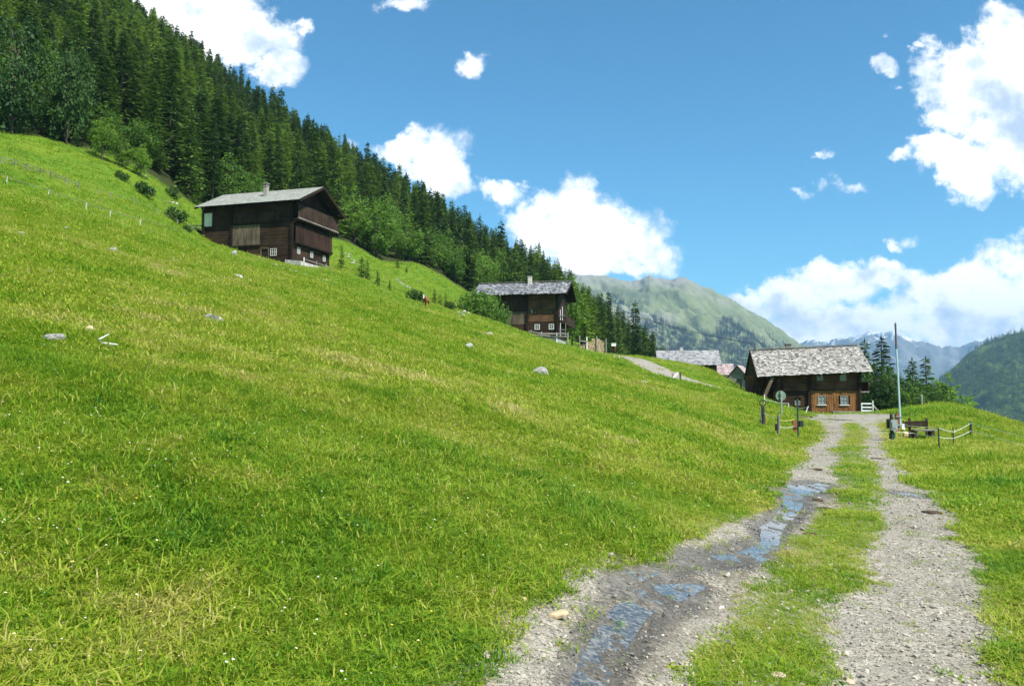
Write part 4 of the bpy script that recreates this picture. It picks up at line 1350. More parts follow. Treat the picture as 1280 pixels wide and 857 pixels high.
SPRUCES = [conifer(100 + i, 16, (3.0, 2.7, 3.3, 2.5, 3.1)[i], M_SPRUCE, .44, 8, 9, (.38, .5, .42, .3, .45)[i], .03, .2, .80) for i in range(5)]
LARCHES = [conifer(200 + i, 16, (3.1, 2.8, 3.3)[i], M_LARCH, .48, 7, 9, .14, .06, .26, .74, .7) for i in range(3)]
BROADS = [broadleaf(300 + i, 10, (2.9, 2.5, 3.2, 2.6)[i], M_LEAF, 4400, .30, .14, 13) for i in range(4)]
BRIGHTS = [broadleaf(320 + i, 9, (2.6, 2.3)[i], M_LEAFBRIGHT, 3200, .30, .2, 11) for i in range(2)]
DARKS = [broadleaf(340 + i, 8, (2.8, 3.1)[i], M_LEAFDARK, 4200, .28, .06, 12) for i in range(2)]
YOUNG = [conifer(400 + i, 4, (1.05, 1.35, .85)[i], M_SPRUCE, .24, 7, 7, .25, .02, .2, .34, .75) for i in range(3)]


def bush_mesh(seed, h, r, material, leaves, size):
    me, tr = broadleaf(seed, h, r, material, leaves, size, .02, 12, None, .8)
    return me, tr


def place_tree(name, meshes, loc, s, label, cat='tree', group=None, rz=None, sxy=1.0):
    t = thing(name, loc, label, cat, group, random.uniform(0, 6.28) if rz is None else rz)
    t.scale = (s * sxy, s * sxy, s)
    link(bpy.data.objects.new('crown', meshes[0]), t)
    link(bpy.data.objects.new('trunk', meshes[1]), t)
    return t


# ---- scatter: one object of kind stuff that repeats small pieces over points
def scatter(name, pts, protos, rot, scl, pick, tint, label=None, kind='stuff'):
    pts = np.asarray(pts, dtype=np.float32)
    n = len(pts)
    me = bpy.data.meshes.new(name)
    me.vertices.add(n); me.vertices.foreach_set('co', pts.ravel())
    for nm, ty_, arr, key in (('scl', 'FLOAT_VECTOR', scl, 'vector'), ('rot', 'FLOAT_VECTOR', rot, 'vector'), ('pick', 'INT', pick, 'value'), ('tint', 'FLOAT', tint, 'value')):
        at = me.attributes.new(nm, ty_, 'POINT')
        at.data.foreach_set(key, np.asarray(arr, dtype=np.int32 if ty_ == 'INT' else np.float32).ravel())
    me.update()
    o = link(bpy.data.objects.new(name, me))
    col = bpy.data.collections.new(name + ' pieces')
    for i, pm in enumerate(protos):
        col.objects.link(bpy.data.objects.new('%s_piece_%02d' % (name, i), pm))
    ng = bpy.data.node_groups.new(name, 'GeometryNodeTree')
    ng.interface.new_socket('Geometry', in_out='INPUT', socket_type='NodeSocketGeometry')
    ng.interface.new_socket('Geometry', in_out='OUTPUT', socket_type='NodeSocketGeometry')
    N = ng.nodes.new
    gi, go = N('NodeGroupInput'), N('NodeGroupOutput')
    ci = N('GeometryNodeCollectionInfo'); ci.inputs[0].default_value = col; ci.inputs['Separate Children'].default_value = True; ci.inputs['Reset Children'].default_value = True
    iop = N('GeometryNodeInstanceOnPoints'); iop.inputs['Pick Instance'].default_value = True

    def na(nm, ty_):
        x = N('GeometryNodeInputNamedAttribute'); x.data_type = ty_; x.inputs[0].default_value = nm
        return x.outputs[0]
    e2r = N('FunctionNodeEulerToRotation')
    L = ng.links.new
    L(gi.outputs[0], iop.inputs['Points']); L(ci.outputs[0], iop.inputs['Instance'])
    L(na('pick', 'INT'), iop.inputs['Instance Index']); L(na('rot', 'FLOAT_VECTOR'), e2r.inputs[0]); L(e2r.outputs[0], iop.inputs['Rotation'])
    L(na('scl', 'FLOAT_VECTOR'), iop.inputs['Scale']); L(iop.outputs[0], go.inputs[0])
    md = o.modifiers.new('scatter', 'NODES'); md.node_group = ng
    return props(o, label, None, None, kind)


# ---- the wood on the slope
xs, ys = np.meshgrid(np.arange(-330, 75, 4.3), np.arange(30, 400, 4.3))
fx = xs.ravel() + RNG.uniform(-1.9, 1.9, xs.size); fy = ys.ravel() + RNG.uniform(-1.9, 1.9, xs.size)
fd = forest_depth(fx, fy) + fbm(fx / 9, fy / 9, 77, 2) * 2.5
fu = 640 + 1000 * fx / fy
ok = (fd > 0.5) & (fu < 838) & (fu > -330) & (fy < 385)
fx, fy, fd, fu = fx[ok], fy[ok], fd[ok], fu[ok]
fz = H(fx, fy)
# only what stands on the near side of the crest, or peeks over it
keep = np.ones(len(fx), bool)
for s in (0.86, 0.92, 0.96):
    hb_ = base_h(fx * s, fy * s)
    keep &= (hb_ - EYE) / (fy * s) < (fz + 15 - EYE) / fy
fx, fy, fd, fu, fz = fx[keep], fy[keep], fd[keep], fu[keep], fz[keep]
clump = fbm(fx / 16, fy / 16, 91, 3)
kindv = np.zeros(len(fx), int)                                    # 0 spruce, 1 larch, 2 broadleaf
rnd_ = RNG.random(len(fx))
kindv[(clump > 0.02) & (rnd_ < .6)] = 1
kindv[(fu > 425) & (fu < 625) & (fd < 40) & (rnd_ < .74)] = 2
kindv[(fu > 625) & (fd < 14) & (rnd_ < .6) & (fu < 745)] = 1
kindv[(fu < 425) & (fd < 7) & (rnd_ < .30)] = 2
kindv[(fu < 60) & (fd < 20) & (rnd_ < .4)] = 2
order = np.argsort(fy + fd * 0.15)
n_tree = 0
KN = {0: ('spruce_tree', 'dark spruce'), 1: ('larch_tree', 'lighter green larch'), 2: ('broadleaf_tree', 'broad leafy tree')}


def wood_label(k, u_, d_, s_):
    where = ('high beyond the old post and rail fence' if u_ < 110 else 'above the lone bushes of the upper meadow' if u_ < 235 else 'over the roof of the upper farmhouse' if u_ < 345 else 'past the gable of the upper farmhouse' if u_ < 450
             else 'above the bright sloping meadow' if u_ < 530 else 'uphill of the rounded green bush' if u_ < 610 else 'behind the middle farmhouse roof' if u_ < 720 else 'at the low end near the grey barn')
    row = 'at the wood edge' if d_ < 6 else 'just inside the wood' if d_ < 16 else 'deep in the wood'
    size = 'tall ' if s_ > 1.0 else 'short ' if s_ < .84 else ''
    return size + KN[k][1] + ' ' + row + ' ' + where


rest = []
for i in order:
    k = kindv[i]
    sc = RNG.uniform(.62, 1.08) * (1.2 if RNG.random() < .12 else 1)
    if fu[i] > 700:
        sc *= .8
    if -330 < fu[i] < -40 or n_tree >= 290:
        rest.append((i, k, sc)); continue
    ms = (SPRUCES, LARCHES, BROADS)[k]
    if k == 2:
        sc *= .92
    lab = wood_label(k, fu[i], fd[i], sc)
    place_tree(KN[k][0], ms[RNG.integers(len(ms))], (fx[i], fy[i], fz[i] - .2), sc, lab, 'tree', 'trees: ' + lab, RNG.uniform(0, 6.28), RNG.uniform(.78, 1.38))
    n_tree += 1


def joined(pair):
    """crown and stem of one tree as a single mesh"""
    bm = bmesh.new()
    bm.from_mesh(pair[1]); nf = len(bm.faces)
    bm.from_mesh(pair[0])
    bm.faces.ensure_lookup_table()
    me = bpy.data.meshes.new('tree')
    for i, f in enumerate(bm.faces):
        f.material_index = 0 if i < nf else 1
    bm.to_mesh(me); bm.free()
    me.materials.append(pair[1].materials[0]); me.materials.append(pair[0].materials[0])
    return me


TREEPROTO = [joined(p) for p in SPRUCES + LARCHES + BROADS]
ri = np.array([r_[0] for r_ in rest]); rk = np.array([r_[1] for r_ in rest]); rs = np.array([r_[2] for r_ in rest])
rp = np.where(rk == 0, RNG.integers(0, 5, len(rk)), np.where(rk == 1, RNG.integers(5, 8, len(rk)), RNG.integers(8, 12, len(rk))))
sx = rs * RNG.uniform(.78, 1.38, len(rs))
scatter('forest', np.stack([fx[ri], fy[ri], fz[ri] - .2], 1), TREEPROTO, np.stack([0 * rs, 0 * rs, RNG.uniform(0, 6.28, len(rs))], 1), np.stack([sx, sx, rs], 1), rp, RNG.random(len(rs)),
        'mixed spruce and larch forest rising to the crest of the slope')
print('trees', n_tree, len(rest))


# ---- trees that stand out
def tree_at(name, meshes, u, vb, vt, D, label, cat='tree', group=None, h0=16.0, sxy=1.0):
    p = P(u, vb, D)
    g = hz(p.x, p.y)
    h = P(u, vt, D).z - g
    return place_tree(name, meshes, (p.x, p.y, g - .1), h / h0, label, cat, group, None, sxy)


tree_at('broadleaf_tree', DARKS[0], 16, 165, 16, 91, 'tall rounded leafy tree at the upper end of the wood edge', 'tree', None, 8, .62)
tree_at('broadleaf_tree', DARKS[1], 82, 178, 48, 95, 'tall leafy tree rising above its neighbours at the wood edge', 'tree', None, 8, .56)
tree_at('broadleaf_tree', BRIGHTS[0], 128, 200, 146, 94, 'small leafy tree beside two brighter ones at the wood edge', 'tree', None, 9, 1.0)
tree_at('broadleaf_tree', BRIGHTS[1], 153, 206, 166, 95, 'small bright green tree, middle one of three at the wood edge', 'tree', None, 9, 1.0)
tree_at('broadleaf_tree', BRIGHTS[0], 176, 214, 180, 96, 'small bright green tree standing forward of the wood nearest the lone bushes', 'tree', None, 9, 1.0)
# behind the middle farmhouse
for u, vb, vt, D, ms, lab, h0, sx_ in [(716, 424, 346, 122, BRIGHTS[0], 'bright leafy tree directly behind the gable of the middle farmhouse', 9, .8), (731, 424, 362, 124, LARCHES[0], 'bright larch between the middle farmhouse and the dark spruces', 16, 1.2),
                                       (743, 424, 368, 130, LARCHES[1], 'yellowish larch above the stacked firewood', 16, 1.1), (752, 428, 366, 150, SPRUCES[0], 'tall dark spruce just behind the firewood stack', 16, 1.1),
                                       (763, 428, 380, 152, SPRUCES[1], 'dark spruce above the small post with white lid', 16, 1.2), (773, 430, 386, 158, SPRUCES[2], 'dark spruce at the end of the wood beside the gap', 16, 1.1),
                                       (798, 447, 405, 170, SPRUCES[3], 'dark spruce of a group of three past the gap, nearest the wood', 16, 1.4), (807, 447, 404, 172, SPRUCES[0], 'dark spruce in the middle of the group of three past the gap', 16, 1.3),
                                       (816, 447, 412, 172, SPRUCES[4], 'dark spruce of the group of three nearest the grey barn roof', 16, 1.3), (786, 447, 400, 175, SPRUCES[1], 'slim dark spruce in the gap before the group of three', 16, 1.0), (829, 447, 432, 185, YOUNG[0], 'very small spruce beside the grey barn roof', 4, 1.0)]:
    tree_at('spruce_tree' if ms in SPRUCES or ms in YOUNG else 'larch_tree' if ms in LARCHES else 'broadleaf_tree', ms, u, vb, vt, D, lab, 'tree', None, h0, sx_)
# beside the lower farmhouse
for u, vt, D, ms, lab, h0, sx_ in [(1083, 424, 102, SPRUCES[1], 'spruce whose thin tip rises over the shingle ridge of the lower farmhouse', 16, 1.5), (1104, 421, 97, SPRUCES[2], 'tallest broad spruce directly beside the lower farmhouse', 16, 1.75),
                                   (1096, 446, 90, DARKS[0], 'dark leafy tree filling the gap beside the porch', 8, .75), (1122, 458, 92, DARKS[1], 'dark leafy tree behind the tall thin pole', 8, .85),
                                   (1142, 447, 96, SPRUCES[3], 'slender spruce of the pair beyond the pole, nearer to the pole', 16, 1.45), (1159, 446, 97, SPRUCES[0], 'slender spruce of the pair beyond the pole, farther from the pole', 16, 1.45),
                                   (1148, 472, 90, DARKS[0], 'dark leafy tree in front of the pair of slender spruces', 8, 1.0), (1178, 470, 94, BROADS[1], 'green leafy tree at the end of the tree row near the valley', 10, 1.3),
                                   (1136, 477, 86, BROADS[3], 'low leafy tree behind the stump of a weathered post', 10, 1.3), (1196, 488, 96, BROADS[0], 'outermost low green tree of the row where the valley opens', 10, 1.2),
                                   (1110, 464, 88, DARKS[1], 'low dark tree close behind the porch steps', 8, .95), (1168, 482, 84, DARKS[1], 'low dark bushy tree above the grassy mound', 8, 1.2)]:
    tree_at('spruce_tree' if ms in SPRUCES else 'larch_tree' if ms in LARCHES else 'broadleaf_tree', ms, u, 520, vt, D, lab, 'tree', None, h0, sx_)
# young spruces on the slope between the farmhouses
for u, vb, vt, D, k, lab, sx_ in [(427, 334, 306, 97, 0, 'young spruce close beside the gable of the upper farmhouse', .9), (452, 346, 320, 96, 1, 'wide young spruce, second from the upper farmhouse', 1.2), (459, 347, 324, 97, 1, 'young spruce growing into a wider one beside the scree', 1.1),
                                  (472, 356, 337, 95, 2, 'dark young spruce, third clump from the upper farmhouse', 1.3), (487, 363, 349, 95, 0, 'short young spruce above the row of white stones', 1.2), (516, 371, 360, 95, 1, 'tiny young spruce just below the white stones', 1.2),
                                  (543, 376, 360, 98, 0, 'young spruce above the brown cow', 1.1), (550, 378, 367, 98, 1, 'low young spruce between two taller ones above the cow', 1.4), (557, 382, 366, 97, 0, 'young spruce nearest the rounded green bush', 1.1),
                                  (497, 336, 321, 138, 0, 'young spruce standing forward of the leafy trees', 1.2), (508, 343, 332, 136, 2, 'tiny dark spruce alone on the bright upper meadow', 1.3), (146, 237, 217, 88, 1, 'dark small spruce alone high on the meadow', .9)]:
    tree_at('young_spruce', YOUNG[k], u, vb, vt, D, lab, 'tree', None, 4, sx_)

BUSH = bush_mesh(500, 3.2, 2.6, M_LEAF, 3600, .26)
BUSHS = bush_mesh(501, 1.6, 1.2, M_LEAFDARK, 1400, .2)
p = P(599, 398, 99)
place_tree('bush', BUSH, (p.x, p.y, hz(p.x, p.y) - .3), 1.08, 'large rounded green bush in front of the middle farmhouse', 'bush')
p = P(618, 402, 98)
place_tree('bush', BUSH, (p.x, p.y, hz(p.x, p.y) - .4), .72, 'smaller green bush against the barn boards of the middle farmhouse', 'bush')
for u, v, D, s, lab in [(179, 244, 86, .95, 'dark low bush on the upper meadow below the wood'), (219, 277, 84, 1.05, 'dark low bush near the ramp railing of the upper farmhouse'), (215, 252, 100, .9, 'low bush beside pale rocks under the wood'), (519, 382, 92, .9, 'low dark bush just behind the brown cow'),
                        (233, 290, 82, .5, 'small leafy bush at the foot of the ramp railing'), (562, 386, 93, .6, 'low bush near the stone heap'), (151, 236, 87, .7, 'brownish low shrub growing against the small lone spruce')]:
    p = P(u, v, D)
    place_tree('bush', BUSHS, (p.x, p.y, hz(p.x, p.y) - .15), s, lab, 'bush')

# ---- far woods
M_FARSPRUCE = leaf_mat('far spruce crowns', (0.022, 0.054, 0.018), (0.090, 0.155, 0.032), 0.2)
M_FARLEAF = leaf_mat('far leafy crowns', (0.090, 0.170, 0.024), (0.190, 0.290, 0.045), 0.2)
TINY = []
for i in range(4):
    me, tr = conifer(600 + i, 17, 3.0, M_FARSPRUCE, 1.5, 6, 3, .3, .0, .2, 1.9, .8)
    TINY.append(me)
M_MIDSPRUCE = leaf_mat('mountain spruce crowns', (0.010, 0.026, 0.020), (0.040, 0.075, 0.035), 0.1)  # blue haze put into the colour: darker, bluer than the far spruce
TINYDARK = [conifer(640 + i, 17, 3.2, M_MIDSPRUCE, 1.5, 6, 3, .3, .0, .2, 2.0, .8)[0] for i in range(4)]
me, tr = broadleaf(620, 12, 4.0, M_FARLEAF, 170, 1.7, .0, 8); TINY.append(me)


def far_wood(name, sheet, n, test, label, frac=.85, mode=1.0, protos=None):
    X, Y, Z = sheet
    nr, nc = X.shape
    i = RNG.uniform(0, nr - 1.001, n * 3); j = RNG.uniform(0, nc - 1.001, n * 3)
    i0, j0 = i.astype(int), j.astype(int); fi, fj = i - i0, j - j0
    q = [(A[i0, j0] * (1 - fi) + A[i0 + 1, j0] * fi) * (1 - fj) + (A[i0, j0 + 1] * (1 - fi) + A[i0 + 1, j0 + 1] * fi) * fj for A in (X, Y, Z)]
    okk = test(*q)
    q = np.stack(q, 1)[okk][:n]
    m = len(q)
    s = RNG.uniform(.65, 1.2, m) * mode
    kinds = np.where(RNG.random(m) < frac, RNG.integers(0, 4, m), 4)
    return scatter(name, q, protos or TINY, np.stack([s * 0, s * 0, RNG.uniform(0, 6.28, m)], 1), np.stack([s, s, s], 1), kinds, RNG.random(m), label)


far_wood('hill_forest', HILLX, 26000, lambda x, y, z: (y < 2500) & (z > VALLEY - 10) & (fbm(x / 170 + y / 400, y / 260, 5, 4, .6) < .30), 'spruce forest on the hill across the valley', .75)


def midtest(x, y, z):
    u = 640 + 1000 * x / y
    v = 487 - 1000 * (z - EYE) / y
    n = fbm(x / 260 + y / 900, y / 420, 15, 4, .6)
    low = np.interp(u, [600, 720, 765, 800, 850, 885, 900, 906, 940, 975, 1000, 1200], [370, 372, 374, 388, 414, 430, 420, 398, 412, 434, 444, 470])
    return (y < 3700) & (z > VALLEY - 20) & (v > low + n * 20 - 2) & (n < .36)


far_wood('mountain_forest', MIDX, 30000, midtest, 'patches of spruce forest low on the mountainside', 1.0, 1.15, TINYDARK)

# ------------------------------------------------------------------ rocks
M_ROCK = plain('pale lichen rock', (0.37, 0.355, 0.32), 0.95, 0.45, 7)
M_ROCKDARK = plain('grey rock', (0.27, 0.26, 0.235), 0.95, 0.4, 5)
M_ROCKTAN = plain('tan rock', (0.52, 0.40, 0.24), 0.95, 0.3, 4)


def rock_mesh(seed, mat_, sub=2):
    bm = bmesh.new()
    bmesh.ops.create_icosphere(bm, subdivisions=sub, radius=0.5)
    rg = np.random.default_rng(seed)
    pl = rg.normal(size=(9, 3)); pl /= np.linalg.norm(pl, axis=1)[:, None]
    off_ = rg.uniform(.26, .46, 9)
    for v in bm.verts:
        c = np.array(v.co)
        for n_, o_ in zip(pl, off_):
            k = c @ n_ - o_
            if k > 0:
                c = c - n_ * k * .9
        c += rg.normal(0, .012, 3)
        v.co = c
    me = bpy.data.meshes.new('rock'); bm.to_mesh(me); bm.free()
    me.materials.append(mat_)
    return me


ROCKS = {k: [rock_mesh(700 + 10 * j + i, m_) for i in range(4)] for j, (k, m_) in enumerate((('p', M_ROCK), ('d', M_ROCKDARK), ('t', M_ROCKTAN)))}


def rock(u, v, wpx, hpx, tone, label, group=None, seed=0, D=None, name='rock'):
    p = on_ground(u, v + hpx * .35) if D is None else None
    if p is None:
        q = P(u, v, D); p = Vector((q.x, q.y, hz(q.x, q.y)))
    s = wpx / 1000 * p.y
    hh = hpx / 1000 * p.y
    o = link(bpy.data.objects.new(name, ROCKS[tone][seed % 4]))
    o.location = (p.x, p.y, p.z + hh * (.34 if wpx > 8.6 else .12))
    o.scale = (s * 1.15, s * random.uniform(.7, 1.1), max(hh * 1.15, s * .3))
    o.rotation_euler = (random.uniform(-.25, .25), random.uniform(-.25, .25), random.uniform(0, 6.28))
    return props(o, label, 'rock', group)


for i, (u, v, w_, h_, k, lab) in enumerate([
        (268, 399, 31, 13, 'p', 'long flat grey rock in the middle of the steep meadow'), (676, 465, 21, 14, 'd', 'rounded grey boulder sunk in grass below the middle farmhouse'), (585, 433, 16, 8, 'p', 'white slanting rock on the meadow below the green bush'),
        (801, 478, 17, 5, 'p', 'flat white rock in grass beneath the upper lane'), (141, 313, 12, 8, 'p', 'small rounded grey rock high on the meadow below the white fence posts'), (59, 339, 16, 6, 'p', 'flat pale rock high on the meadow near the picture edge'),
        (112, 413, 11, 11, 't', 'upright tan stone above the forked dead branch'), (67, 423, 26, 13, 'd', 'mossy grey rock half buried next to the tan stone'), (219, 326, 11, 4, 'p', 'thin pale slab below the upper farmhouse ramp'),
        (298, 346, 10, 8, 'p', 'grey stone just under the stony bank of the upper farmhouse'), (293, 317, 9, 8, 'p', 'pale bluish stone in grass before the dark boarded panel'), (612, 418, 10, 5, 'p', 'whitish rock close below the green bush'),
        (622, 424, 9, 3, 'p', 'thin pale slab lying below a whitish rock near the bush'), (427, 373, 10, 4, 'p', 'white stone of a pair lying below the young spruces'), (437, 377, 7, 3, 'p', 'smaller white stone of a pair lying below the young spruces'),
        (25, 291, 8, 4, 'p', 'pale stone near the old wooden fence'), (82, 286, 9, 4, 'p', 'pale flat stone between the fence posts and the bigger grey rock'), (70, 291, 7, 3, 'p', 'smallest pale stone beside a flat pale stone under the fence'),
        (72, 379, 6, 4, 'p', 'tiny white stone in the meadow above the tan stone'), (231, 369, 7, 3, 'p', 'tiny pale stone above the long flat rock'), (275, 419, 9, 4, 't', 'small tan stone under the long flat rock'), (207, 413, 8, 4, 'p', 'small dull stone beside the long flat rock, toward the tan stone'),
        (655, 752, 11, 9, 't', 'small cream stone in grass near the edge of the track'), (697, 770, 26, 12, 't', 'broad tan stone in grass beside the wet wheel rut'), (430, 474, 10, 6, 'd', 'small grey stone alone in the middle of the meadow'),
        (496, 600, 8, 3, 'p', 'pale pebble sized stone in the lower meadow'), (342, 632, 9, 4, 'd', 'dull small stone among lower meadow tufts'), (178, 543, 8, 3, 'p', 'thin pale stone in the lower meadow near the picture edge'),
        (1132, 544, 10, 9, 't', 'cream triangular stone in front of the wooden bench'), (494, 835, 8, 7, 'p', 'white pebble in the grass at the lower border'), (232, 600, 10, 4, 'p', 'pale flat stone in the lower meadow, above the shaded tufts')]):
    rock(u, v, w_, h_, k, lab, None, i)
bank = [(268, 327), (275, 328), (281, 329), (288, 331), (308, 336), (314, 338), (320, 339), (326, 339), (331, 341), (341, 344), (347, 347), (352, 348), (358, 348), (364, 350), (368, 351), (324, 322), (330, 324), (345, 331), (353, 335), (361, 337), (370, 339), (379, 343), (389, 346), (398, 348), (407, 350), (415, 353)]
for i, (u, v) in enumerate(bank):
    k = 'p' if i < 15 else 'd'
    row = 'first short row of pale stones' if i < 4 else 'second row of pale stones' if i < 9 else 'lowest row of pale stones' if i < 15 else 'brownish broken bank'
    rock(u, v, random.uniform(4, 7), random.uniform(2.4, 4), 'd' if i % 3 else 'p', 'stone in the ' + row + ' on the meadow below the upper farmhouse', row + ' below the upper farmhouse', i)
for i, (u, v) in enumerate([(496, 349), (498, 352), (501, 353), (503, 355), (506, 356), (508, 358), (511, 359), (513, 360), (499, 350), (516, 362)]):
    rock(u, v, random.uniform(3, 5.5), random.uniform(2, 3.5), 'p', 'white stone in the row among young spruces under the bright meadow', 'white stones among the young spruces', i)
for i, (u, v) in enumerate([(431, 316), (435, 321), (439, 324), (443, 326), (447, 330), (441, 328), (436, 318)]):
    rock(u, v, random.uniform(3, 5.5), random.uniform(2, 4), 'p', 'scree stone on the slope behind the gable of the upper farmhouse', 'scree stones behind the upper farmhouse', i)
for i, (u, v) in enumerate([(569, 392), (573, 390), (577, 391), (581, 389), (579, 393), (585, 391), (574, 394)]):
    rock(u, v, random.uniform(4, 6.5), random.uniform(3, 4.5), 'p' if i % 2 else 'd', 'stone of the small heap beside the rounded green bush', 'stones heaped beside the green bush', i)
for i, (u, v) in enumerate([(211, 252), (216, 253), (221, 254)]):
    rock(u, v, random.uniform(4, 6), 4, 'p', 'pale rock under the wood above the upper farmhouse', 'pale rocks under the wood', i)
rock(181, 221, 7, 4, 'p', 'single pale rock at the shaded edge of the wood', None, 2)

# dead forked branch
m = MB()
p = on_ground(131, 436)
s = p.y / 1000
m.tube([(-9 * s, 0, .02), (-3 * s, 0, .06), (10 * s, .1, .05)], [.018, .022, .012], 6)
m.tube([(-3 * s, 0, .06), (-5 * s, -.05, .10), (-1.0 * s, .1, .17)], [.016, .012, .006], 6)
o = m.obj('branch', M_FRAME); o.location = p
props(o, 'bleached forked dead branch lying in the meadow', 'branch')

# dung pats and mud on the track
for u, v, wd, lab in [(1013, 677, 20, 'dark dung pat on the grass strip beside the water'), (1030, 640, 20, 'dark dung pat near the white reflecting puddle'), (1021, 594, 14, 'brownish dung pat on the narrow rut before the puddle'), (1095, 575, 14, 'brown dung pat on the dry rut under the junction'), (1165, 644, 20, 'reddish brown dung pat at the edge of the dry rut'), (1022, 631, 14, 'smaller dark dung pat just below the puddle')]:
    a, b = ray(u, v); D = 1.6 / -b
    p = Vector((a * D, D, float(base_h(np.array([a * D]), np.array([D]))[0]) + .02))
    bm = bmesh.new(); bmesh.ops.create_icosphere(bm, subdivisions=3, radius=.5)
    for vv in bm.verts:
        k = 1 + .35 * float(fbm(np.array([vv.co.x * 3 + u]), np.array([vv.co.y * 3]), 7, 2)[0])
        vv.co.x *= k; vv.co.y *= k
    me = bpy.data.meshes.new('dung_pat'); bm.to_mesh(me); bm.free()
    me.materials.append(bpy.data.materials.get('dung') or plain('dung', (0.075, 0.048, 0.028), 0.9, 0.35, 9))
    me.polygons.foreach_set('use_smooth', np.ones(len(me.polygons), bool))
    o = link(bpy.data.objects.new('dung_pat', me)); o.location = p
    o.scale = (wd * D / 1000, wd * D / 1000 * 1.1, .04)
    props(o, lab, 'dung')

# ------------------------------------------------------------------ fences, posts, sign, pole
M_POSTDARK = wood_mat('dark post', (0.030, 0.026, 0.022), (0.10, 0.085, 0.07), (4, 4, 1))
M_POSTGREY = wood_mat('grey post', (0.12, 0.11, 0.10), (0.30, 0.28, 0.25), (4, 4, 1))
M_POSTBROWN = wood_mat('rusty brown post', (0.16, 0.06, 0.03), (0.36, 0.16, 0.08), (4, 4, 1))
M_GREENPOST = plain('dark green plastic post', (0.03, 0.07, 0.05), 0.5, 0.2)
M_TAPE = plain('white fence tape', (0.78, 0.78, 0.74), 0.6, 0.06)
M_TAPEY = plain('yellow rope', (0.62, 0.50, 0.14), 0.7, 0.1)
M_METAL = plain('galvanised metal', (0.36, 0.38, 0.39), 0.45, 0.15, 8, 0.5, Metallic=0.4)
M_POLE = plain('pale blue painted steel', (0.42, 0.56, 0.62), 0.4, 0.08, 3, 0.5)
M_POLEDARK = plain('dark pole top', (0.13, 0.11, 0.12), 0.6, 0.15)
M_BLACK = plain('black plastic', (0.025, 0.027, 0.03), 0.5, 0.2)


def post_part(parent, base, h, w_, material, name='post', lean=(0, 0), rnd=False):
    """a stake: tapering tip, sunk in the ground, standing at base (relative to the parent)"""
    b = Vector(base)
    top = b + Vector((lean[0], lean[1], h))
    m = MB()
    if rnd:
        m.tube([b - Vector((0, 0, .35)), b.lerp(top, .5), b.lerp(top, .96), top], [w_ * .52, w_ * .5, w_ * .46, w_ * .3], 8)
    else:
        m.bar(b - Vector((0, 0, .35)), b.lerp(top, .97), w_, w_, (0, 1, 0))
        d = (top - b).normalized()
        m.bar(b.lerp(top, .97), top, w_ * .7, w_ * .7, (0, 1, 0))
    return m.obj(name, material, parent)


def line_part(parent, pts, r, material, name='tape', sag=0.04):
    out = []
    for a, b in zip(pts[:-1], pts[1:]):
        a, b = Vector(a), Vector(b)
        for k in range(6):
            t = k / 6
            out.append(a.lerp(b, t) - Vector((0, 0, sag * 4 * t * (1 - t))))
    out.append(Vector(pts[-1]))
    m = MB(); m.tube(out, r, 5)
    return m.obj(name, material, parent)


def px_h(p, v_top, u=None):
    """height of the pixel row v_top above ground point p"""
    return P(640 + 1000 * p.x / p.y, v_top, p.y).z - p.z


# electric tape fence beside the track, farther side
g = [on_ground(1174, 565), on_ground(1192, 558), on_ground(1214, 546)]
q1280 = P(1315, 556, 19.0); q1340 = P(1420, 570, 15.5)
org = g[0].copy()
t = thing('tape_fence', org, 'electric fence of thin dark posts with two white tapes on the grassy mound', 'fence')
posts = g + [Vector((q.x, q.y, hz(q.x, q.y))) for q in (q1280, q1340)]
hts = [px_h(g[0], 534), px_h(g[1], 534), px_h(g[2], 526.5), .42, .42]
for i, (pp, h) in enumerate(zip(posts, hts)):
    post_part(t, pp - org, h, .075 if i == 2 else .035, M_POSTDARK if i != 1 else M_GREENPOST, 'post', rnd=True)
rk_ = on_ground(1115, 551)
up = [P(1122, 530.4, rk_.y) - org, P(1166, 533.6, (rk_.y + g[0].y) / 2) - org, P(1174, 534.8, g[0].y) - org, P(1192, 539.6, g[1].y) - org, P(1214, 528.6, g[2].y) - org, Vector((posts[3].x, posts[3].y, posts[3].z + .40)) - org, Vector((posts[4].x, posts[4].y, posts[4].z + .40)) - org]
lo = [P(1115.5, 538.5, rk_.y) - org, P(1142, 541, rk_.y) - org, P(1174, 546, g[0].y) - org, P(1192, 547.5, g[1].y) - org, P(1214, 538, g[2].y) - org, Vector((posts[3].x, posts[3].y, posts[3].z + .18)) - org, Vector((posts[4].x, posts[4].y, posts[4].z + .18)) - org]
line_part(t, up, .0062, M_TAPE, sag=.015); line_part(t, lo, .0062, M_TAPE, sag=.015)

# gate post with the fence energiser
t = thing('gate_post', rk_, 'dark gate post with grey energiser box and green foot beside the lane', 'post')
post_part(t, (0, 0, 0), px_h(rk_, 517), .10, M_POSTDARK, 'post', rnd=True)
m = MB(); m.box((-.09, -.17, .33), (.10, -.055, .64)); m.box((-.07, -.19, .40), (.05, -.17, .58)); o = m.obj('energiser_box', M_METAL, t)
m = MB(); m.box((-.13, -.04, .38), (-.055, .06, .66)); m.obj('battery_box', M_BLACK, t)
m = MB(); m.tube([(0, -.02, -.2), (0, -.02, .22), (0, -.02, .27)], [.10, .09, .05], 8); m.obj('post_foot', M_GREENPOST, t)

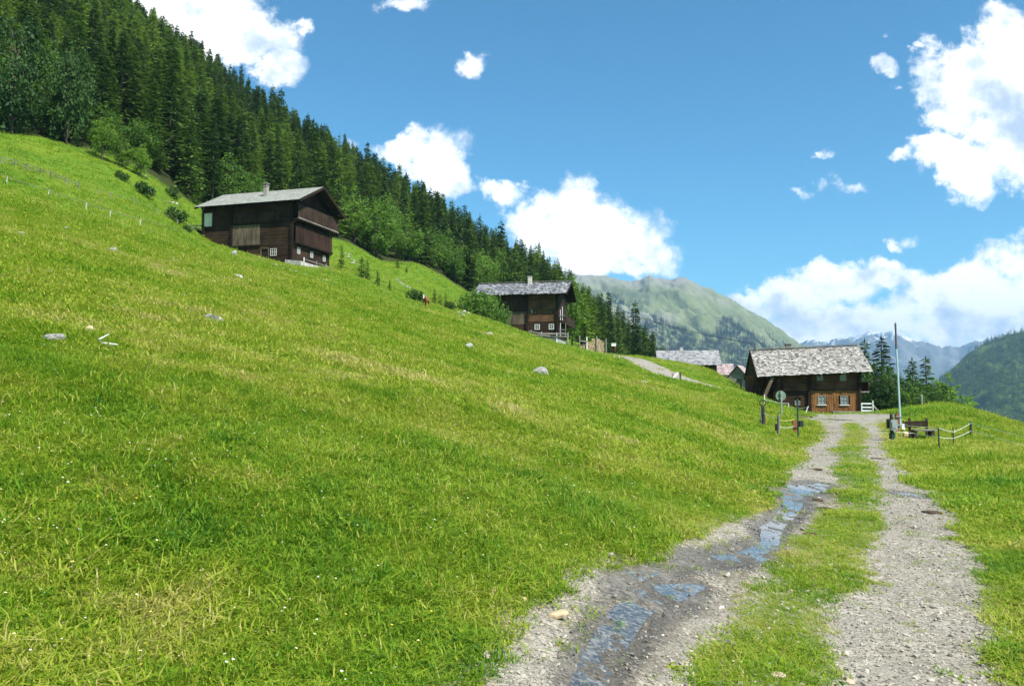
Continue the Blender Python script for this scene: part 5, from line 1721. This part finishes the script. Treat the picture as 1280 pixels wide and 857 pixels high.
pp = on_ground(1122, 541)
t = thing('tall_pole', pp, 'very tall thin pale blue pole strapped to a short reddish brown stake', 'pole')
post_part(t, (0, 0, 0), px_h(pp, 516), .10, M_POSTBROWN, 'stake')
hp = px_h(pp, 403)
m = MB(); m.tube([(.09, -.03, .2), (.06, -.02, hp * .5), (.04, 0, hp * .76)], [.034, .032, .030], 8); m.obj('shaft', M_POLE, t)
m = MB(); m.tube([(.04, 0, hp * .76), (.03, 0, hp * .985), (.03, 0, hp)], [.033, .033, .018], 8); m.obj('pole_top', M_POLEDARK, t)
for z in (.25, .55):
    m = MB(); m.box((-.075, -.085, z), (.15, .075, z + .03)); m.obj('strap', M_METAL, t)

pb = on_ground(1129.5, 540)
t = thing('short_stake', pb, 'short dark stake with a white rag next to the bench', 'post')
post_part(t, (0.05, .1, 0), px_h(pb, 525), .05, M_POSTDARK, 'stake', rnd=True)
m = MB(); m.add([(-.06, -.02, .12), (.03, -.04, .06), (.06, -.02, .28), (-.05, 0, .30), (-.04, .03, .14), (.03, .02, .1), (.05, .02, .27), (-.03, .03, .29)], [(0, 1, 2, 3), (4, 7, 6, 5), (0, 3, 7, 4), (1, 5, 6, 2), (3, 2, 6, 7), (0, 4, 5, 1)]); m.obj('rag', M_TAPE, t)

# bench
pc = on_ground(1152, 549)
k = pc.y / 1000
t = thing('bench', pc, 'small weathered bench with reddish brown backrest standing in tall grass', 'bench')
for zc in (.50, .62):
    m = MB(); m.bar((-15 * k, .28, zc * .85 - .02), (14 * k, .28, zc * .85 + .0), .035, .095); m.obj('backrest_board', M_POSTBROWN if False else M_BOARDBROWN, t)
for yk in (-.02, .11):
    m = MB(); m.bar((-10 * k, yk, .29), (18 * k, yk, .29), .115, .04, (0, 0, 1)); m.obj('seat_board', M_POSTGREY, t)
for xk in (-8, 13.5):
    m = MB(); m.box((xk * k - .05, -.05, -.3), (xk * k + .05, .16, .268)); m.obj('leg', M_POSTDARK, t)
    m = MB(); m.bar((xk * k, .33, -.3), (xk * k, .33, .66), .06, .045, (0, 1, 0)); m.obj('back_post', M_POSTDARK, t)

# weathered stump post under the trees
ps = P(1152, 514, 68); gz = hz(ps.x, ps.y)
t = thing('stump_post', (ps.x, ps.y, gz), 'bleached thick stump post standing before the dark trees', 'post')
post_part(t, (0, 0, 0), P(1152, 493.5, 68).z - gz, .22, M_GREYWOOD, 'post', (.02, 0), True)
m = MB(); m.tube([(.02, 0, P(1152, 493.5, 68).z - gz - .02), (.02, 0, P(1152, 493.5, 68).z - gz + .05)], [.09, .03], 7); m.obj('cap', M_POSTGREY, t)

# road sign seen from behind
pq = on_ground(977, 522, 20)
t = thing('road_sign', pq, 'round road sign on a thin post seen from its grey back', 'sign')
hs = px_h(pq, 488)
m = MB(); m.tube([(0, 0, -.4), (0, 0, hs)], .035, 8); m.obj('sign_post', M_METAL, t)
m = MB(); rs_ = 6.4 * pq.y / 1000
zc = px_h(pq, 494.5)
cs_ = [(rs_ * math.cos(a), rs_ * math.sin(a)) for a in np.linspace(0, 2 * math.pi, 28, endpoint=False)]
m.add([(x, .045, zc + z) for x, z in cs_] + [(x, .065, zc + z) for x, z in cs_], [tuple(range(28))[::-1], tuple(range(28, 56))] + [(i, (i + 1) % 28, 28 + (i + 1) % 28, 28 + i) for i in range(28)][::1])
M_SIGNBACK = plain('grey green sign back', (0.17, 0.24, 0.16), 0.55, 0.1)
d_ = m.obj('sign_disc', M_SIGNBACK, t)
for zz_ in (-.1, .1):
    m = MB(); m.box((-.06, -.037, zc + zz_ - .02), (.06, .044, zc + zz_ + .02)); m.obj('clamp', M_METAL, d_)

# gate of ropes and old posts beside the track, nearer side
a1, a2, a3, a4, a5 = on_ground(955, 533), on_ground(973, 544), on_ground(998, 549), on_ground(995, 543), on_ground(952, 531)
t = thing('old_post', a1, 'dark wooden post with an iron ring on top at the rope gate', 'post')
post_part(t, (0, 0, 0), px_h(a1, 507), .13, M_POSTDARK, 'post', (-.03, 0), True)
m = MB(); z0 = px_h(a1, 505.5)
m.tube([(-.03 + .10 * math.cos(a), 0, z0 + .06 + .10 * math.sin(a)) for a in np.linspace(-1.4, 4.6, 14)], .022, 6); m.obj('ring', M_POSTDARK, t)
t = thing('white_post', a5, 'thick white post leaning against the dark post with the ring', 'post')
post_part(t, (0, 0, 0), px_h(a5, 511), .11, M_WHITE, 'post', (.02, 0), True)
m = MB(); m.tube([(0, 0, -.05), (0, 0, .18)], [.075, .07], 8); m.obj('foot', M_POSTGREY, t)
t = thing('rope_gate', a2, 'gate opening of a grey post, a dark green post and yellow and white ropes', 'gate')
post_part(t, (0, 0, 0), px_h(a2, 518), .085, M_POSTGREY, 'post', (.02, 0), True)
post_part(t, a3 - a2, px_h(a3, 498), .05, M_GREENPOST, 'post', (-.01, 0), True)
m = MB(); m.box((-.09, -.10, .14), (-.03, .02, .34)); m.obj('insulator_reel', M_BLACK, t)
q3 = a3 - a2
m = MB(); m.box((q3.x + .03, q3.y - .06, q3.z + px_h(a3, 533)), (q3.x + .14, q3.y + .05, q3.z + px_h(a3, 525.5))); m.obj('insulator_reel', M_BLACK, t)
z1, z2 = px_h(a2, 524), px_h(a2, 533)
line_part(t, [(0, 0, z1), q3 * .8 + Vector((0, 0, px_h(a3, 524) * .98))], .010, M_TAPEY, 'rope', .05)
line_part(t, [(0, 0, z2), q3 * .8 + Vector((0, 0, px_h(a3, 533.5)))], .007, M_TAPE, 'rope', .04)
line_part(t, [a1 - a2 + Vector((0, 0, px_h(a1, 516))), (0, 0, px_h(a2, 522))], .007, M_TAPE, 'rope', .05)
t = thing('plank_post', a4, 'short orange brown plank post by the dark green gate post', 'post')
m = MB(); m.bar((.03, 0, -.3), (-.03, 0, px_h(a4, 525)), .15, .06, (0, 1, 0)); m.obj('plank', M_POSTBROWN, t)
m = MB(); m.box((-.06, -.05, .2), (.07, .05, .24)); m.obj('band', M_POSTDARK, t)
b1, b2, b3 = on_ground(955.7, 506, 24), on_ground(985.7, 512, 20), on_ground(1006, 518, 20)
t = thing('tape_fence', b1, 'white tape fence on thin white stakes on the bank before the lower farmhouse', 'fence')
for pp_, vt in ((b1, 493), (b2, 503.6), (b3, 507.5)):
    post_part(t, pp_ - b1, px_h(pp_, vt), .05, M_WHITE, 'post', (.18 if pp_ is b3 else 0, 0), True)
c0 = P(930, 497.5, b1.y + 3) - b1
line_part(t, [c0, Vector((0, 0, px_h(b1, 499))), b2 - b1 + Vector((0, 0, px_h(b2, 504)))], .008, M_TAPE)
line_part(t, [Vector((0, 0, px_h(b1, 504.5))), b2 - b1 + Vector((0, 0, px_h(b2, 510))), b3 - b1 + Vector((.1, 0, px_h(b3, 509)))], .011, M_TAPE)

# fences high on the meadow
pts = [(8, 229, 219), (60, 246, 236), (107, 262, 252.5), (137, 271, 262), (175, 281, 273)]
gp = [on_ground(u, v) for u, v, _ in pts]
t = thing('white_post_fence', gp[0], 'row of white stakes with thin wire high on the steep meadow', 'fence')
for pp_, (_, _, vt) in zip(gp, pts):
    post_part(t, pp_ - gp[0], px_h(pp_, vt) * .9, .06, M_FRAME, 'post', (.06, 0), True)
ex = on_ground(-40, 214)
line_part(t, [ex - gp[0] + Vector((0, 0, .5))] + [pp_ - gp[0] + Vector((0, 0, .45)) for pp_ in gp] + [on_ground(232, 296) - gp[0] + Vector((0, 0, .45))], .014, M_POSTGREY, 'wire', .05)
pts = [(-14, 200), (2, 205), (18, 208), (33, 214), (50, 218), (64, 223), (82, 230), (99, 236)]
gp = [on_ground(u, v) for u, v in pts]
t = thing('wooden_fence', gp[0], 'old grey post and rail fence near the top of the meadow', 'fence')
for pp_ in gp:
    post_part(t, pp_ - gp[0], .58, .055, M_POSTGREY, 'post', (random.uniform(-.08, .08), 0), False)
for a, b in zip(gp[:-1], gp[1:]):
    for zk in (.25, .5):
        m = MB(); m.bar(a - gp[0] + Vector((0, -.06, zk + random.uniform(-.04, .04))), b - gp[0] + Vector((0, -.06, zk + random.uniform(-.04, .04))), .03, .045); m.obj('rail', M_POSTGREY, t)
pts = [(124, 243), (138, 248), (168, 256), (196, 268), (222, 281), (240, 288)]
gp = [on_ground(u, v) for u, v in pts]
t = thing('wire_fence', gp[0], 'thin wire fence running down the upper meadow to the ramp railing', 'fence')
for pp_ in gp:
    post_part(t, pp_ - gp[0], .55, .06, M_GREYWOOD, 'post', (0, 0), True)
line_part(t, [pp_ - gp[0] + Vector((0, 0, .48)) for pp_ in gp], .014, M_GREYWOOD, 'wire', .04)
ta, tb = on_ground(218, 268), on_ground(246, 266)

# ramp with railing into the upper farmhouse
F1 = frame_matrix(A1, math.atan2(0.2845, 0.9587))


def loc1(x, y, z):
    return F1 @ Vector((x, y, z))


r0, r1 = P(231, 291, 94.5), loc1(-11.6, 1.6, P(258, 289, 93.5).z - A1.z)
t = thing('ramp', r0, 'plank ramp with grey railing and a white end post leading into the upper farmhouse', 'ramp')
d_ = r1 - r0
m = MB(); m.bar((0, 0, 0), d_, 2.2, .16); m.obj('deck', M_BEAM, t)
m = MB(); m.bar((0, -.9, -.6), d_ + Vector((0, -.9, -.25)), .2, .3); m.obj('joist', M_BEAM, t)
for k in (0.02, .5, .98):
    m = MB(); b = d_ * k + Vector((0, -1.05, 0)); m.bar(b - Vector((0, 0, .8)), b + Vector((0, 0, .75)), .11, .11, (0, 1, 0)); m.obj('post', M_WHITE if k < .1 else M_GREYWOOD, t)
for zk in (.32, .68):
    m = MB(); m.bar(Vector((0, -1.12, zk)), d_ + Vector((0, -1.12, zk)), .06, .11); m.obj('rail', M_GREYWOOD, t)

# little fence and pale terrace edge along the gable foot of the upper farmhouse
base = loc1(1.3, 0, 0)
t = thing('terrace_edge', loc1(.9, -.6, -.1), 'pale gravel terrace edge with small stakes along the foot of the upper farmhouse', 'terrace')
t.rotation_euler = (0, 0, -math.atan2(0.2845, 0.9587))
m = MB(); m.hexa([(-.9, -.8, -.7), (1.2, -.8, -.9), (1.2, 8.9, -.9), (-.2, 8.9, -.9), (-.9, -.8, .04), (1.1, -.8, -.22), (1.1, 8.9, -.35), (-.2, 8.9, -.1)]); m.obj('edge_wall', M_STONEW, t)
for k, yk in enumerate((.0, 2.7, 4.9, 8.6)):
    m = MB(); m.bar((1.0, yk, -.5), (1.0, yk, .33), .08, .08, (0, 1, 0)); m.obj('stake', M_WHITE if k in (0, 3) else M_GREYWOOD, t)
m = MB(); m.bar((1.0, 0, .12), (1.0, 8.6, .05), .05, .07); m.obj('rail', M_GREYWOOD, t)

# railing at the foot of the middle farmhouse
AL2 = math.atan2(0.207, 0.978)
F2 = frame_matrix(A2, AL2)
fo = F2 @ Vector((-3.6, -2.0, 0))
t = thing('wooden_fence', fo, 'grey rail fence along the foot of the middle farmhouse', 'fence')
D2 = fo.y
rl = [[(660, 413.6), (677, 416.6), (711, 417.4)], [(668, 418.0), (688, 420), (711, 420.6)], [(680, 423), (694, 424.6)]]
for line in rl:
    for (u0, v0), (u1, v1) in zip(line[:-1], line[1:]):
        m = MB(); m.bar(P(u0, v0, D2) - fo, P(u1, v1, D2 - .5) - fo, .07, .16); m.obj('rail', M_GREYWOOD, t)
for u, v in ((664, 413), (677, 415), (696, 416.5), (710, 416)):
    q = P(u, v, D2 - .1); m = MB(); m.bar(Vector((q.x, q.y, min(hz(q.x, q.y), q.z - .9) - .2)) - fo, q - fo + Vector((0, .1, .1)), .11, .11, (0, 1, 0)); m.obj('post', M_WHITE if u == 696 else M_GREYWOOD, t)

# firewood stack
D = 101
w0 = P(740.5, 434, D); wz = hz(w0.x, w0.y)
t = thing('woodpile', (w0.x, w0.y, wz), 'stack of split firewood with pale log ends held between grey posts', 'woodpile')
k = D / 1000
M_LOGEND = plain('cut firewood ends', (0.50, 0.36, 0.22), 0.9, 0.45, 14)
rg = random.Random(4)
top = P(740, 422.5, D).z - wz
m = MB()
zz_ = .09
while zz_ < top:
    x = -16 * k
    while x < 16 * k:
        r_ = rg.uniform(.07, .12)
        lim = top * (.78 + .22 * math.sin(x * 1.7 + 1.0))
        if zz_ < lim and not (-4 * k < x < 0 * k and zz_ > top * .7):
            m.tube([(x, rg.uniform(-.04, .04), zz_), (x + rg.uniform(-.03, .03), .5, zz_)], r_, 6)
        x += r_ * 2
    zz_ += .19
o = m.obj('firewood', M_LOGEND, t); o['kind'] = 'stuff'
for u, vt, mm in ((724.5, 419.5, M_GREYWOOD), (733.5, 421, M_WHITE), (746, 420.5, M_GREYWOOD), (757.5, 423, M_POSTGREY)):
    q = P(u, vt, D); m = MB(); m.bar((q.x - w0.x, -.12, -.3), (q.x - w0.x, -.12, q.z - wz), .13, .12, (0, 1, 0)); m.obj('post', mm, t)
m = MB(); m.bar((P(724, 426, D).x - w0.x, -.2, P(724, 426, D).z - wz), (P(734, 427, D).x - w0.x, -.2, P(734, 427, D).z - wz), .06, .14); m.obj('rail', M_GREYWOOD, t)
m = MB(); m.box((-16 * k, -.1, top * .72), (-7.4 * k, .7, top * .76)); m.box((-16 * k, .6, 0), (-7.4 * k, .7, top * .74)); m.obj('shelf', M_BEAM, t)

D = 96
q = P(767, 441, D); gz = hz(q.x, q.y)
t = thing('box_post', (q.x, q.y, gz), 'dark little post carrying a white box beside the firewood stack', 'post')
post_part(t, (0, 0, 0), P(767, 432.4, D).z - gz, .32, M_BEAM, 'post')
m = MB(); zb = P(767, 432.6, D).z - gz; m.box((-.27, -.24, zb), (.27, .24, zb + .30)); m.box((-.30, -.27, zb + .30), (.30, .27, zb + .36)); m.obj('box', M_WHITE, t)
m = MB(); m.bar((.12, -.2, zb - .5), (.2, -.2, zb), .08, .08, (0, 1, 0)); m.obj('brace', M_BOARDORANGE, t)
wp = [on_ground(752, 437, 60), on_ground(764, 443, 50), on_ground(774, 450, 40)]
t = thing('tape_fence', wp[0], 'short white tape fence running down from the firewood stack towards the lane', 'fence')
for pp_ in wp:
    post_part(t, pp_ - wp[0], .35, .06, M_WHITE, 'post', (0, 0), True)
line_part(t, [pp_ - wp[0] + Vector((0, 0, .3)) for pp_ in wp], .018, M_TAPE, 'tape', .02)
pg = on_ground(848, 475, 40)
k = pg.y / 1000
t = thing('lane_gate', pg, 'two dark stakes with a slanting white bar where the upper lane drops out of sight', 'gate')
post_part(t, (-7 * k, 0, 0), 9 * k, .10, M_POSTGREY, 'post')
post_part(t, (2.5 * k, 0, 0), 10 * k, .12, M_POSTDARK, 'post')
m = MB(); m.bar((-7 * k, -.1, 2.5 * k), (-.5 * k, -.1, 9.5 * k), .06, .14); m.obj('bar', M_WHITE, t)

# power cable to the mast on the lower farmhouse
cab = [(735, 366, 140), (779, 388, 122), (825, 404, 108), (889, 419.7, 93), (929, 427.3, 83)]
m = MB()
raw = [P(*c_) for c_ in cab] + [MAST]
sm = _smooth_path([tuple(v_) for v_ in raw], 60)
m.tube([Vector(v_) for v_ in sm], .028, 5)
o = m.obj('power_cable', M_BLACK)
props(o, 'black power cable sagging from the wood to the mast on the lower farmhouse roof', 'cable')

# ------------------------------------------------------------------ the cow behind the meadow edge
def cow():
    p = P(532, 389, 84); g = hz(p.x, p.y)
    cv = [(0, .95, 1.18, .30), (0, .25, 1.08, .40), (0, -.45, 1.12, .35), (0, -.82, 1.30, .19), (0, -1.06, 1.40, .15), (0, -1.32, 1.10, .095),
          (.21, -.48, .72, .13), (.21, -.46, .38, .075), (.21, -.50, .03, .06), (-.21, -.48, .72, .13), (-.21, -.46, .38, .075), (-.21, -.50, .03, .06),
          (.23, .92, .80, .17), (.23, 1.12, .46, .08), (.23, 1.02, .03, .06), (-.23, .92, .80, .17), (-.23, 1.12, .46, .08), (-.23, 1.02, .03, .06),
          (0, 1.26, 1.12, .04), (0, 1.34, .60, .03), (.22, -1.02, 1.42, .04), (-.22, -1.02, 1.42, .04)]
    ed = [(0, 1), (1, 2), (2, 3), (3, 4), (4, 5), (2, 6), (6, 7), (7, 8), (2, 9), (9, 10), (10, 11), (0, 12), (12, 13), (13, 14), (0, 15), (15, 16), (16, 17), (0, 18), (18, 19), (4, 20), (4, 21)]
    me = bpy.data.meshes.new('body'); me.from_pydata([c_[:3] for c_ in cv], ed, [])
    t = thing('cow', (p.x, p.y, g), 'brown cow with white blaze looking out over the meadow edge', 'cow', None, R(-5))
    t.scale = (.78, .78, .72)
    o = link(bpy.data.objects.new('body', me), t)
    md = o.modifiers.new('skin', 'SKIN')
    for s_, c_ in zip(me.skin_vertices[0].data, cv):
        s_.radius = (c_[3], c_[3])
    me.skin_vertices[0].data[0].use_root = True
    sb = o.modifiers.new('sub', 'SUBSURF'); sb.levels = sb.render_levels = 2
    me.materials.append(plain('brown cow hide', (0.27, 0.105, 0.045), 0.85, 0.35, 3))
    m = MB(); m.hexa([(-.055, -1.42, 1.02), (.055, -1.42, 1.02), (.05, -1.36, 1.02), (-.05, -1.36, 1.02), (-.05, -1.205, 1.50), (.05, -1.205, 1.50), (.05, -1.16, 1.48), (-.05, -1.16, 1.48)]); m.obj('blaze', M_WHITE, t)
    for s_ in (-1, 1):
        m = MB(); m.tube([(s_ * .10, -1.0, 1.52), (s_ * .2, -1.0, 1.60), (s_ * .22, -1.05, 1.72)], [.03, .022, .008], 6); m.obj('horn', M_PLASTER, t)


cow()

# ------------------------------------------------------------------ grass
def _grass_mat(t):
    tint = t.n('ShaderNodeAttribute', {'attribute_name': 'tint', 'attribute_type': 'INSTANCER'}).outputs['Fac']
    tone = t.n('ShaderNodeAttribute', {'attribute_name': 'tone'}).outputs['Fac']
    k = t.math('ADD', tint, t.math('MULTIPLY_ADD', tone, 0.46, -0.24))
    c = t.ramp(k, [(0.0, (0.060, 0.175, 0.016)), (0.28, (0.155, 0.310, 0.018)), (0.52, (0.290, 0.405, 0.024)), (0.74, (0.390, 0.425, 0.050)), (0.92, (0.52, 0.51, 0.12)), (1.0, (0.54, 0.48, 0.18))])
    b = bsdf(t, c, 0.55, spec=0.22)
    tr = t.n('ShaderNodeBsdfTranslucent', None, Color=c)
    return t.n('ShaderNodeMixShader', None, i0=0.45, i1=b, i2=tr).outputs[0]


M_GRASS = mat('grass blades', _grass_mat)


def tuft(seed, n, rad, h, wd, lean, flop=0.5):
    rg = np.random.default_rng(seed)
    V, T = [], []
    for _ in range(n):
        a = rg.uniform(0, 6.283); r_ = rad * math.sqrt(rg.random())
        b = np.array([r_ * math.cos(a), r_ * math.sin(a), -.02])
        d = rg.uniform(0, 6.283); l_ = lean * rg.uniform(.3, 1.5)
        dv = np.array([math.cos(d), math.sin(d), 0]); sv = np.array([-dv[1], dv[0], 0])
        hh = h * rg.uniform(.45, 1.2); w_ = wd * rg.uniform(.7, 1.3)
        p1 = b + dv * l_ * hh * .35 + np.array([0, 0, hh * .6])
        p2 = b + dv * l_ * hh * (.8 + flop * .4) + np.array([0, 0, hh * (1.0 - .35 * l_ * flop)])
        V += [b - sv * w_ / 2, b + sv * w_ / 2, p1 + sv * w_ * .42, p1 - sv * w_ * .42, p1 - sv * w_ * .42, p1 + sv * w_ * .42, p2 + sv * w_ * .1, p2 - sv * w_ * .1]
        tn = rg.random() + (.5 if rg.random() < .07 else 0)
        T += [tn, tn]
    return face_mesh('tuft', V, np.arange(len(V)).reshape(-1, 4), T, M_GRASS)


TUFTS = [tuft(800 + i, 24, .085, .055, .0058, 1.0) for i in range(4)] + [tuft(810 + i, 26, .10, .075, .0058, 1.1, .9) for i in range(2)] + [tuft(820, 26, .075, .12, .006, 1.0, .9)]
BROADT = [tuft(830 + i, 14, .07, .05, .022, 1.3, .4) for i in range(2)]          # plantain and clover leaves
FARTUFTS = [tuft(840 + i, 30, .16, .075, .013, 1.0) for i in range(4)]


def sector(n, r0, r1, power, half=0.72, off_y=0.0):
    """random spots in front of the viewer, thinning out with distance as r ** -power"""
    k = 2 - power
    r = (RNG.random(n) * (r1 ** k - r0 ** k) + r0 ** k) ** (1 / k)
    a = RNG.uniform(-half, half, n)
    return r * np.sin(a), r * np.cos(a) - off_y


def meadow_tint(x, y):
    n = fbm(x / 6, y / 6, 61, 3) * .55 + fbm(x / 1.5, y / 1.5, 62, 3) * .45 + fbm(x / .35, y / .35, 63, 2) * .15
    r = np.hypot(x, y)
    # dry yellowish patches on the upper left, lush along the track
    dry = sstep(fbm(x / 2.0 + 5, y / 2.6, 64, 4), .18, .55)
    lush = sstep(strip_in(x, y), -7, -1.0) * (y < 45)
    fine = fbm(x / .8 + 3, y / .8, 68, 3)
    far = sstep(r, 25, 75)
    straw = sstep(fbm(x / .75, y / .9, 67, 3), .30, .62) * sstep(fbm(x / 5 + 9, y / 5, 69, 2), -.35, .35) * (1 - far)
    dark = sstep(fbm(x / .55 + 4, y / .6, 71, 2), .35, .7)
    fine = fine + 1.3 * straw - .95 * dark
    return np.clip(.56 + .38 * n + .09 * dry * (1 - .6 * far) - .08 * lush - .10 * far + .22 * fine, 0, 1)  # far term: cloud shade put into the grass colour, darker green with distance


def grass_layer(name, n, r0, r1, power, protos, size, label, far=False):
    x, y = sector(n, r0, r1, power, .84, 0.8)
    g_ = gravel(x, y)
    inside_ = strip_in(x, y)
    keepp = RNG.random(n) < np.where(g_ > 0, .012, np.clip(.25 - g_ * 5.5, 0, 1))
    mid = (inside_ > .25) & (y < 36)
    keepp &= ~mid | (RNG.random(n) < np.clip(.85 + .8 * fbm(x * 1.3, y * .8, 66, 3) + .02 * y, .55, 1))
    keepp &= in_wood(x, y) < RNG.random(n)
    for F_, L_, W_ in ((F1, 11.8, 8.2), (F2, 10.9, 8.0), (frame_matrix(A3, AL3), 9.5, 8.0)):
        iv = np.array(F_.inverted())
        lx, ly = iv[0, 0] * x + iv[0, 1] * y + iv[0, 3], iv[1, 0] * x + iv[1, 1] * y + iv[1, 3]
        keepp &= ~((lx > -L_ - .1) & (lx < .2) & (ly > -.25) & (ly < W_))
    x, y, mid, inside_ = x[keepp], y[keepp], mid[keepp], inside_[keepp]
    r = np.hypot(x, y)
    z = H(x, y)
    k_ = np.nonzero((strip_in(x, y) > -.3) & (y < 35))[0]
    z[k_] = track_top(x[k_], y[k_], gravel(x[k_], y[k_]), wet(x[k_], y[k_]))
    m_ = len(x)
    bunch = fbm(x / .9, y / .9, 70, 2)
    s = size(r) * RNG.uniform(.65, 1.25, m_) * (1 + .45 * np.clip(bunch, -.6, 1))
    s = np.where(mid, s * .7, s)
    edge_s = sstep(inside_, -.9, -.1) * (y < 36)
    hs = s * .85 * (1 + .9 * sstep(fbm(x / 2.2, y / 2.2, 72, 2), .2, .7)) * (1 - .35 * edge_s)
    tall = (x > track_edges(np.clip(y, 2, 36))[3] + 1.2) & (y > 12)
    hs = np.where(tall, hs * 1.55, hs)
    tint = meadow_tint(x, y) + RNG.normal(0, .085, m_)
    tint = np.where(mid, tint - .03, tint) + .10 * edge_s * RNG.random(m_)
    pick = RNG.integers(0, len(protos), m_)
    if not far:
        pick = np.where((RNG.random(m_) < .80) & (pick >= 6), RNG.integers(0, 6, m_), pick)
    scatter(name, np.stack([x, y, z], 1), protos, np.stack([RNG.normal(0, .16, m_), RNG.normal(0, .16, m_), RNG.uniform(0, 6.28, m_)], 1), np.stack([s, s, hs], 1), pick, np.clip(tint, 0, 1), label)
    return m_


n1 = grass_layer('grass', 98000, 1.9, 12, .55, TUFTS + BROADT, lambda r: .82 + .035 * r, 'short meadow grass close by')
n2 = grass_layer('meadow_grass', 108000, 10, 48, 1.25, FARTUFTS, lambda r: .75 + .022 * r, 'meadow grass farther up the slope', True)
n3 = grass_layer('slope_grass', 60000, 46, 165, 1.25, FARTUFTS, lambda r: 1.3 + .010 * r, 'grass on the far slope', True)
print('grass', n1, n2, n3)

# small flowers
def _flower_mat(t):
    tint = t.n('ShaderNodeAttribute', {'attribute_name': 'tint', 'attribute_type': 'INSTANCER'}).outputs['Fac']
    return bsdf(t, t.ramp(tint, [(0.0, (0.85, 0.85, 0.80)), (0.55, (0.82, 0.80, 0.55)), (0.75, (0.75, 0.58, 0.06))]), 0.7)


M_FLOWER = mat('petals', _flower_mat)
fv, ft = [], []
for k in range(3):
    a = k * 2.1; c_ = np.array([.35 * math.cos(a), .35 * math.sin(a), 1 + .15 * k]); s_ = .5
    fv += [c_ + (s_, 0, 0), c_ + (0, s_, .12), c_ + (-s_, 0, 0), c_ + (0, -s_, .12)]; ft.append(0)
FLOWER = face_mesh('flower', fv, np.arange(12).reshape(-1, 4), ft, M_FLOWER)
x, y = sector(26000, 3, 110, 1.45)
kf = (gravel(x, y) < -.3) & (fbm(x / 4, y / 4, 81, 3) + RNG.normal(0, .3, len(x)) > .12) & (in_wood(x, y) < .2)
x, y = x[kf], y[kf]; r = np.hypot(x, y)
s = np.clip(.0045 + .00048 * r, .006, .038) * RNG.uniform(.6, 1.4, len(x))
scatter('meadow_flowers', np.stack([x, y, H(x, y) + .05 + .0012 * r], 1), [FLOWER], np.stack([s * 0 + .3, s * 0, RNG.uniform(0, 6.28, len(x))], 1), np.stack([s, s, s], 1), np.zeros(len(x), int), RNG.random(len(x)), 'tiny white and yellow meadow flowers')

# loose gravel
def _pebble_mat(t):
    tint = t.n('ShaderNodeAttribute', {'attribute_name': 'tint', 'attribute_type': 'INSTANCER'}).outputs['Fac']
    return bsdf(t, t.ramp(tint, [(0.0, (0.11, 0.10, 0.09)), (0.35, (0.24, 0.22, 0.18)), (0.7, (0.37, 0.335, 0.27)), (0.9, (0.52, 0.475, 0.39)), (1.0, (0.42, 0.29, 0.17))]), 0.85, spec=.3)


M_PEBBLE = mat('loose stones', _pebble_mat)
PEBS = [rock_mesh(900 + i, M_PEBBLE, 1) for i in range(5)]
x, y = sector(90000, 2.6, 30, 1.25, .66)
g_ = gravel(x, y)
kf = ((g_ > -.16) | ((strip_in(x, y) > .3) & (RNG.random(len(x)) < .55))) & (strip_in(x, y) > -.25)
x, y, g_ = x[kf], y[kf], g_[kf]; r = np.hypot(x, y)
wv = wet(x, y)
s = RNG.gamma(2.0, .0036, len(x)) + .006 + .0006 * r
s = np.where(RNG.random(len(x)) < .02, s * 2.2, s)
s = np.minimum(s, .075)
tt = np.clip(.12 + RNG.beta(2.2, 2.0, len(x)) * .88 - .30 * sstep(wv, .1, .6), 0, .93)
tt = np.where((g_ < .06) & (RNG.random(len(x)) < .3), .97, tt)
kf = RNG.random(len(x)) > .75 * sstep(wv, .35, .8)
sc3 = np.stack([s * RNG.uniform(.9, 1.5, len(x)), s, s * RNG.uniform(.4, .8, len(x))], 1)
scatter('loose_gravel', np.stack([x, y, track_top(x, y, g_, wv) + .25 * s * .6], 1)[kf], PEBS, np.stack([RNG.normal(0, .3, len(x)), RNG.normal(0, .3, len(x)), RNG.uniform(0, 6.28, len(x))], 1)[kf], sc3[kf], RNG.integers(0, 5, len(x))[kf], tt[kf], 'loose gravel on the track')
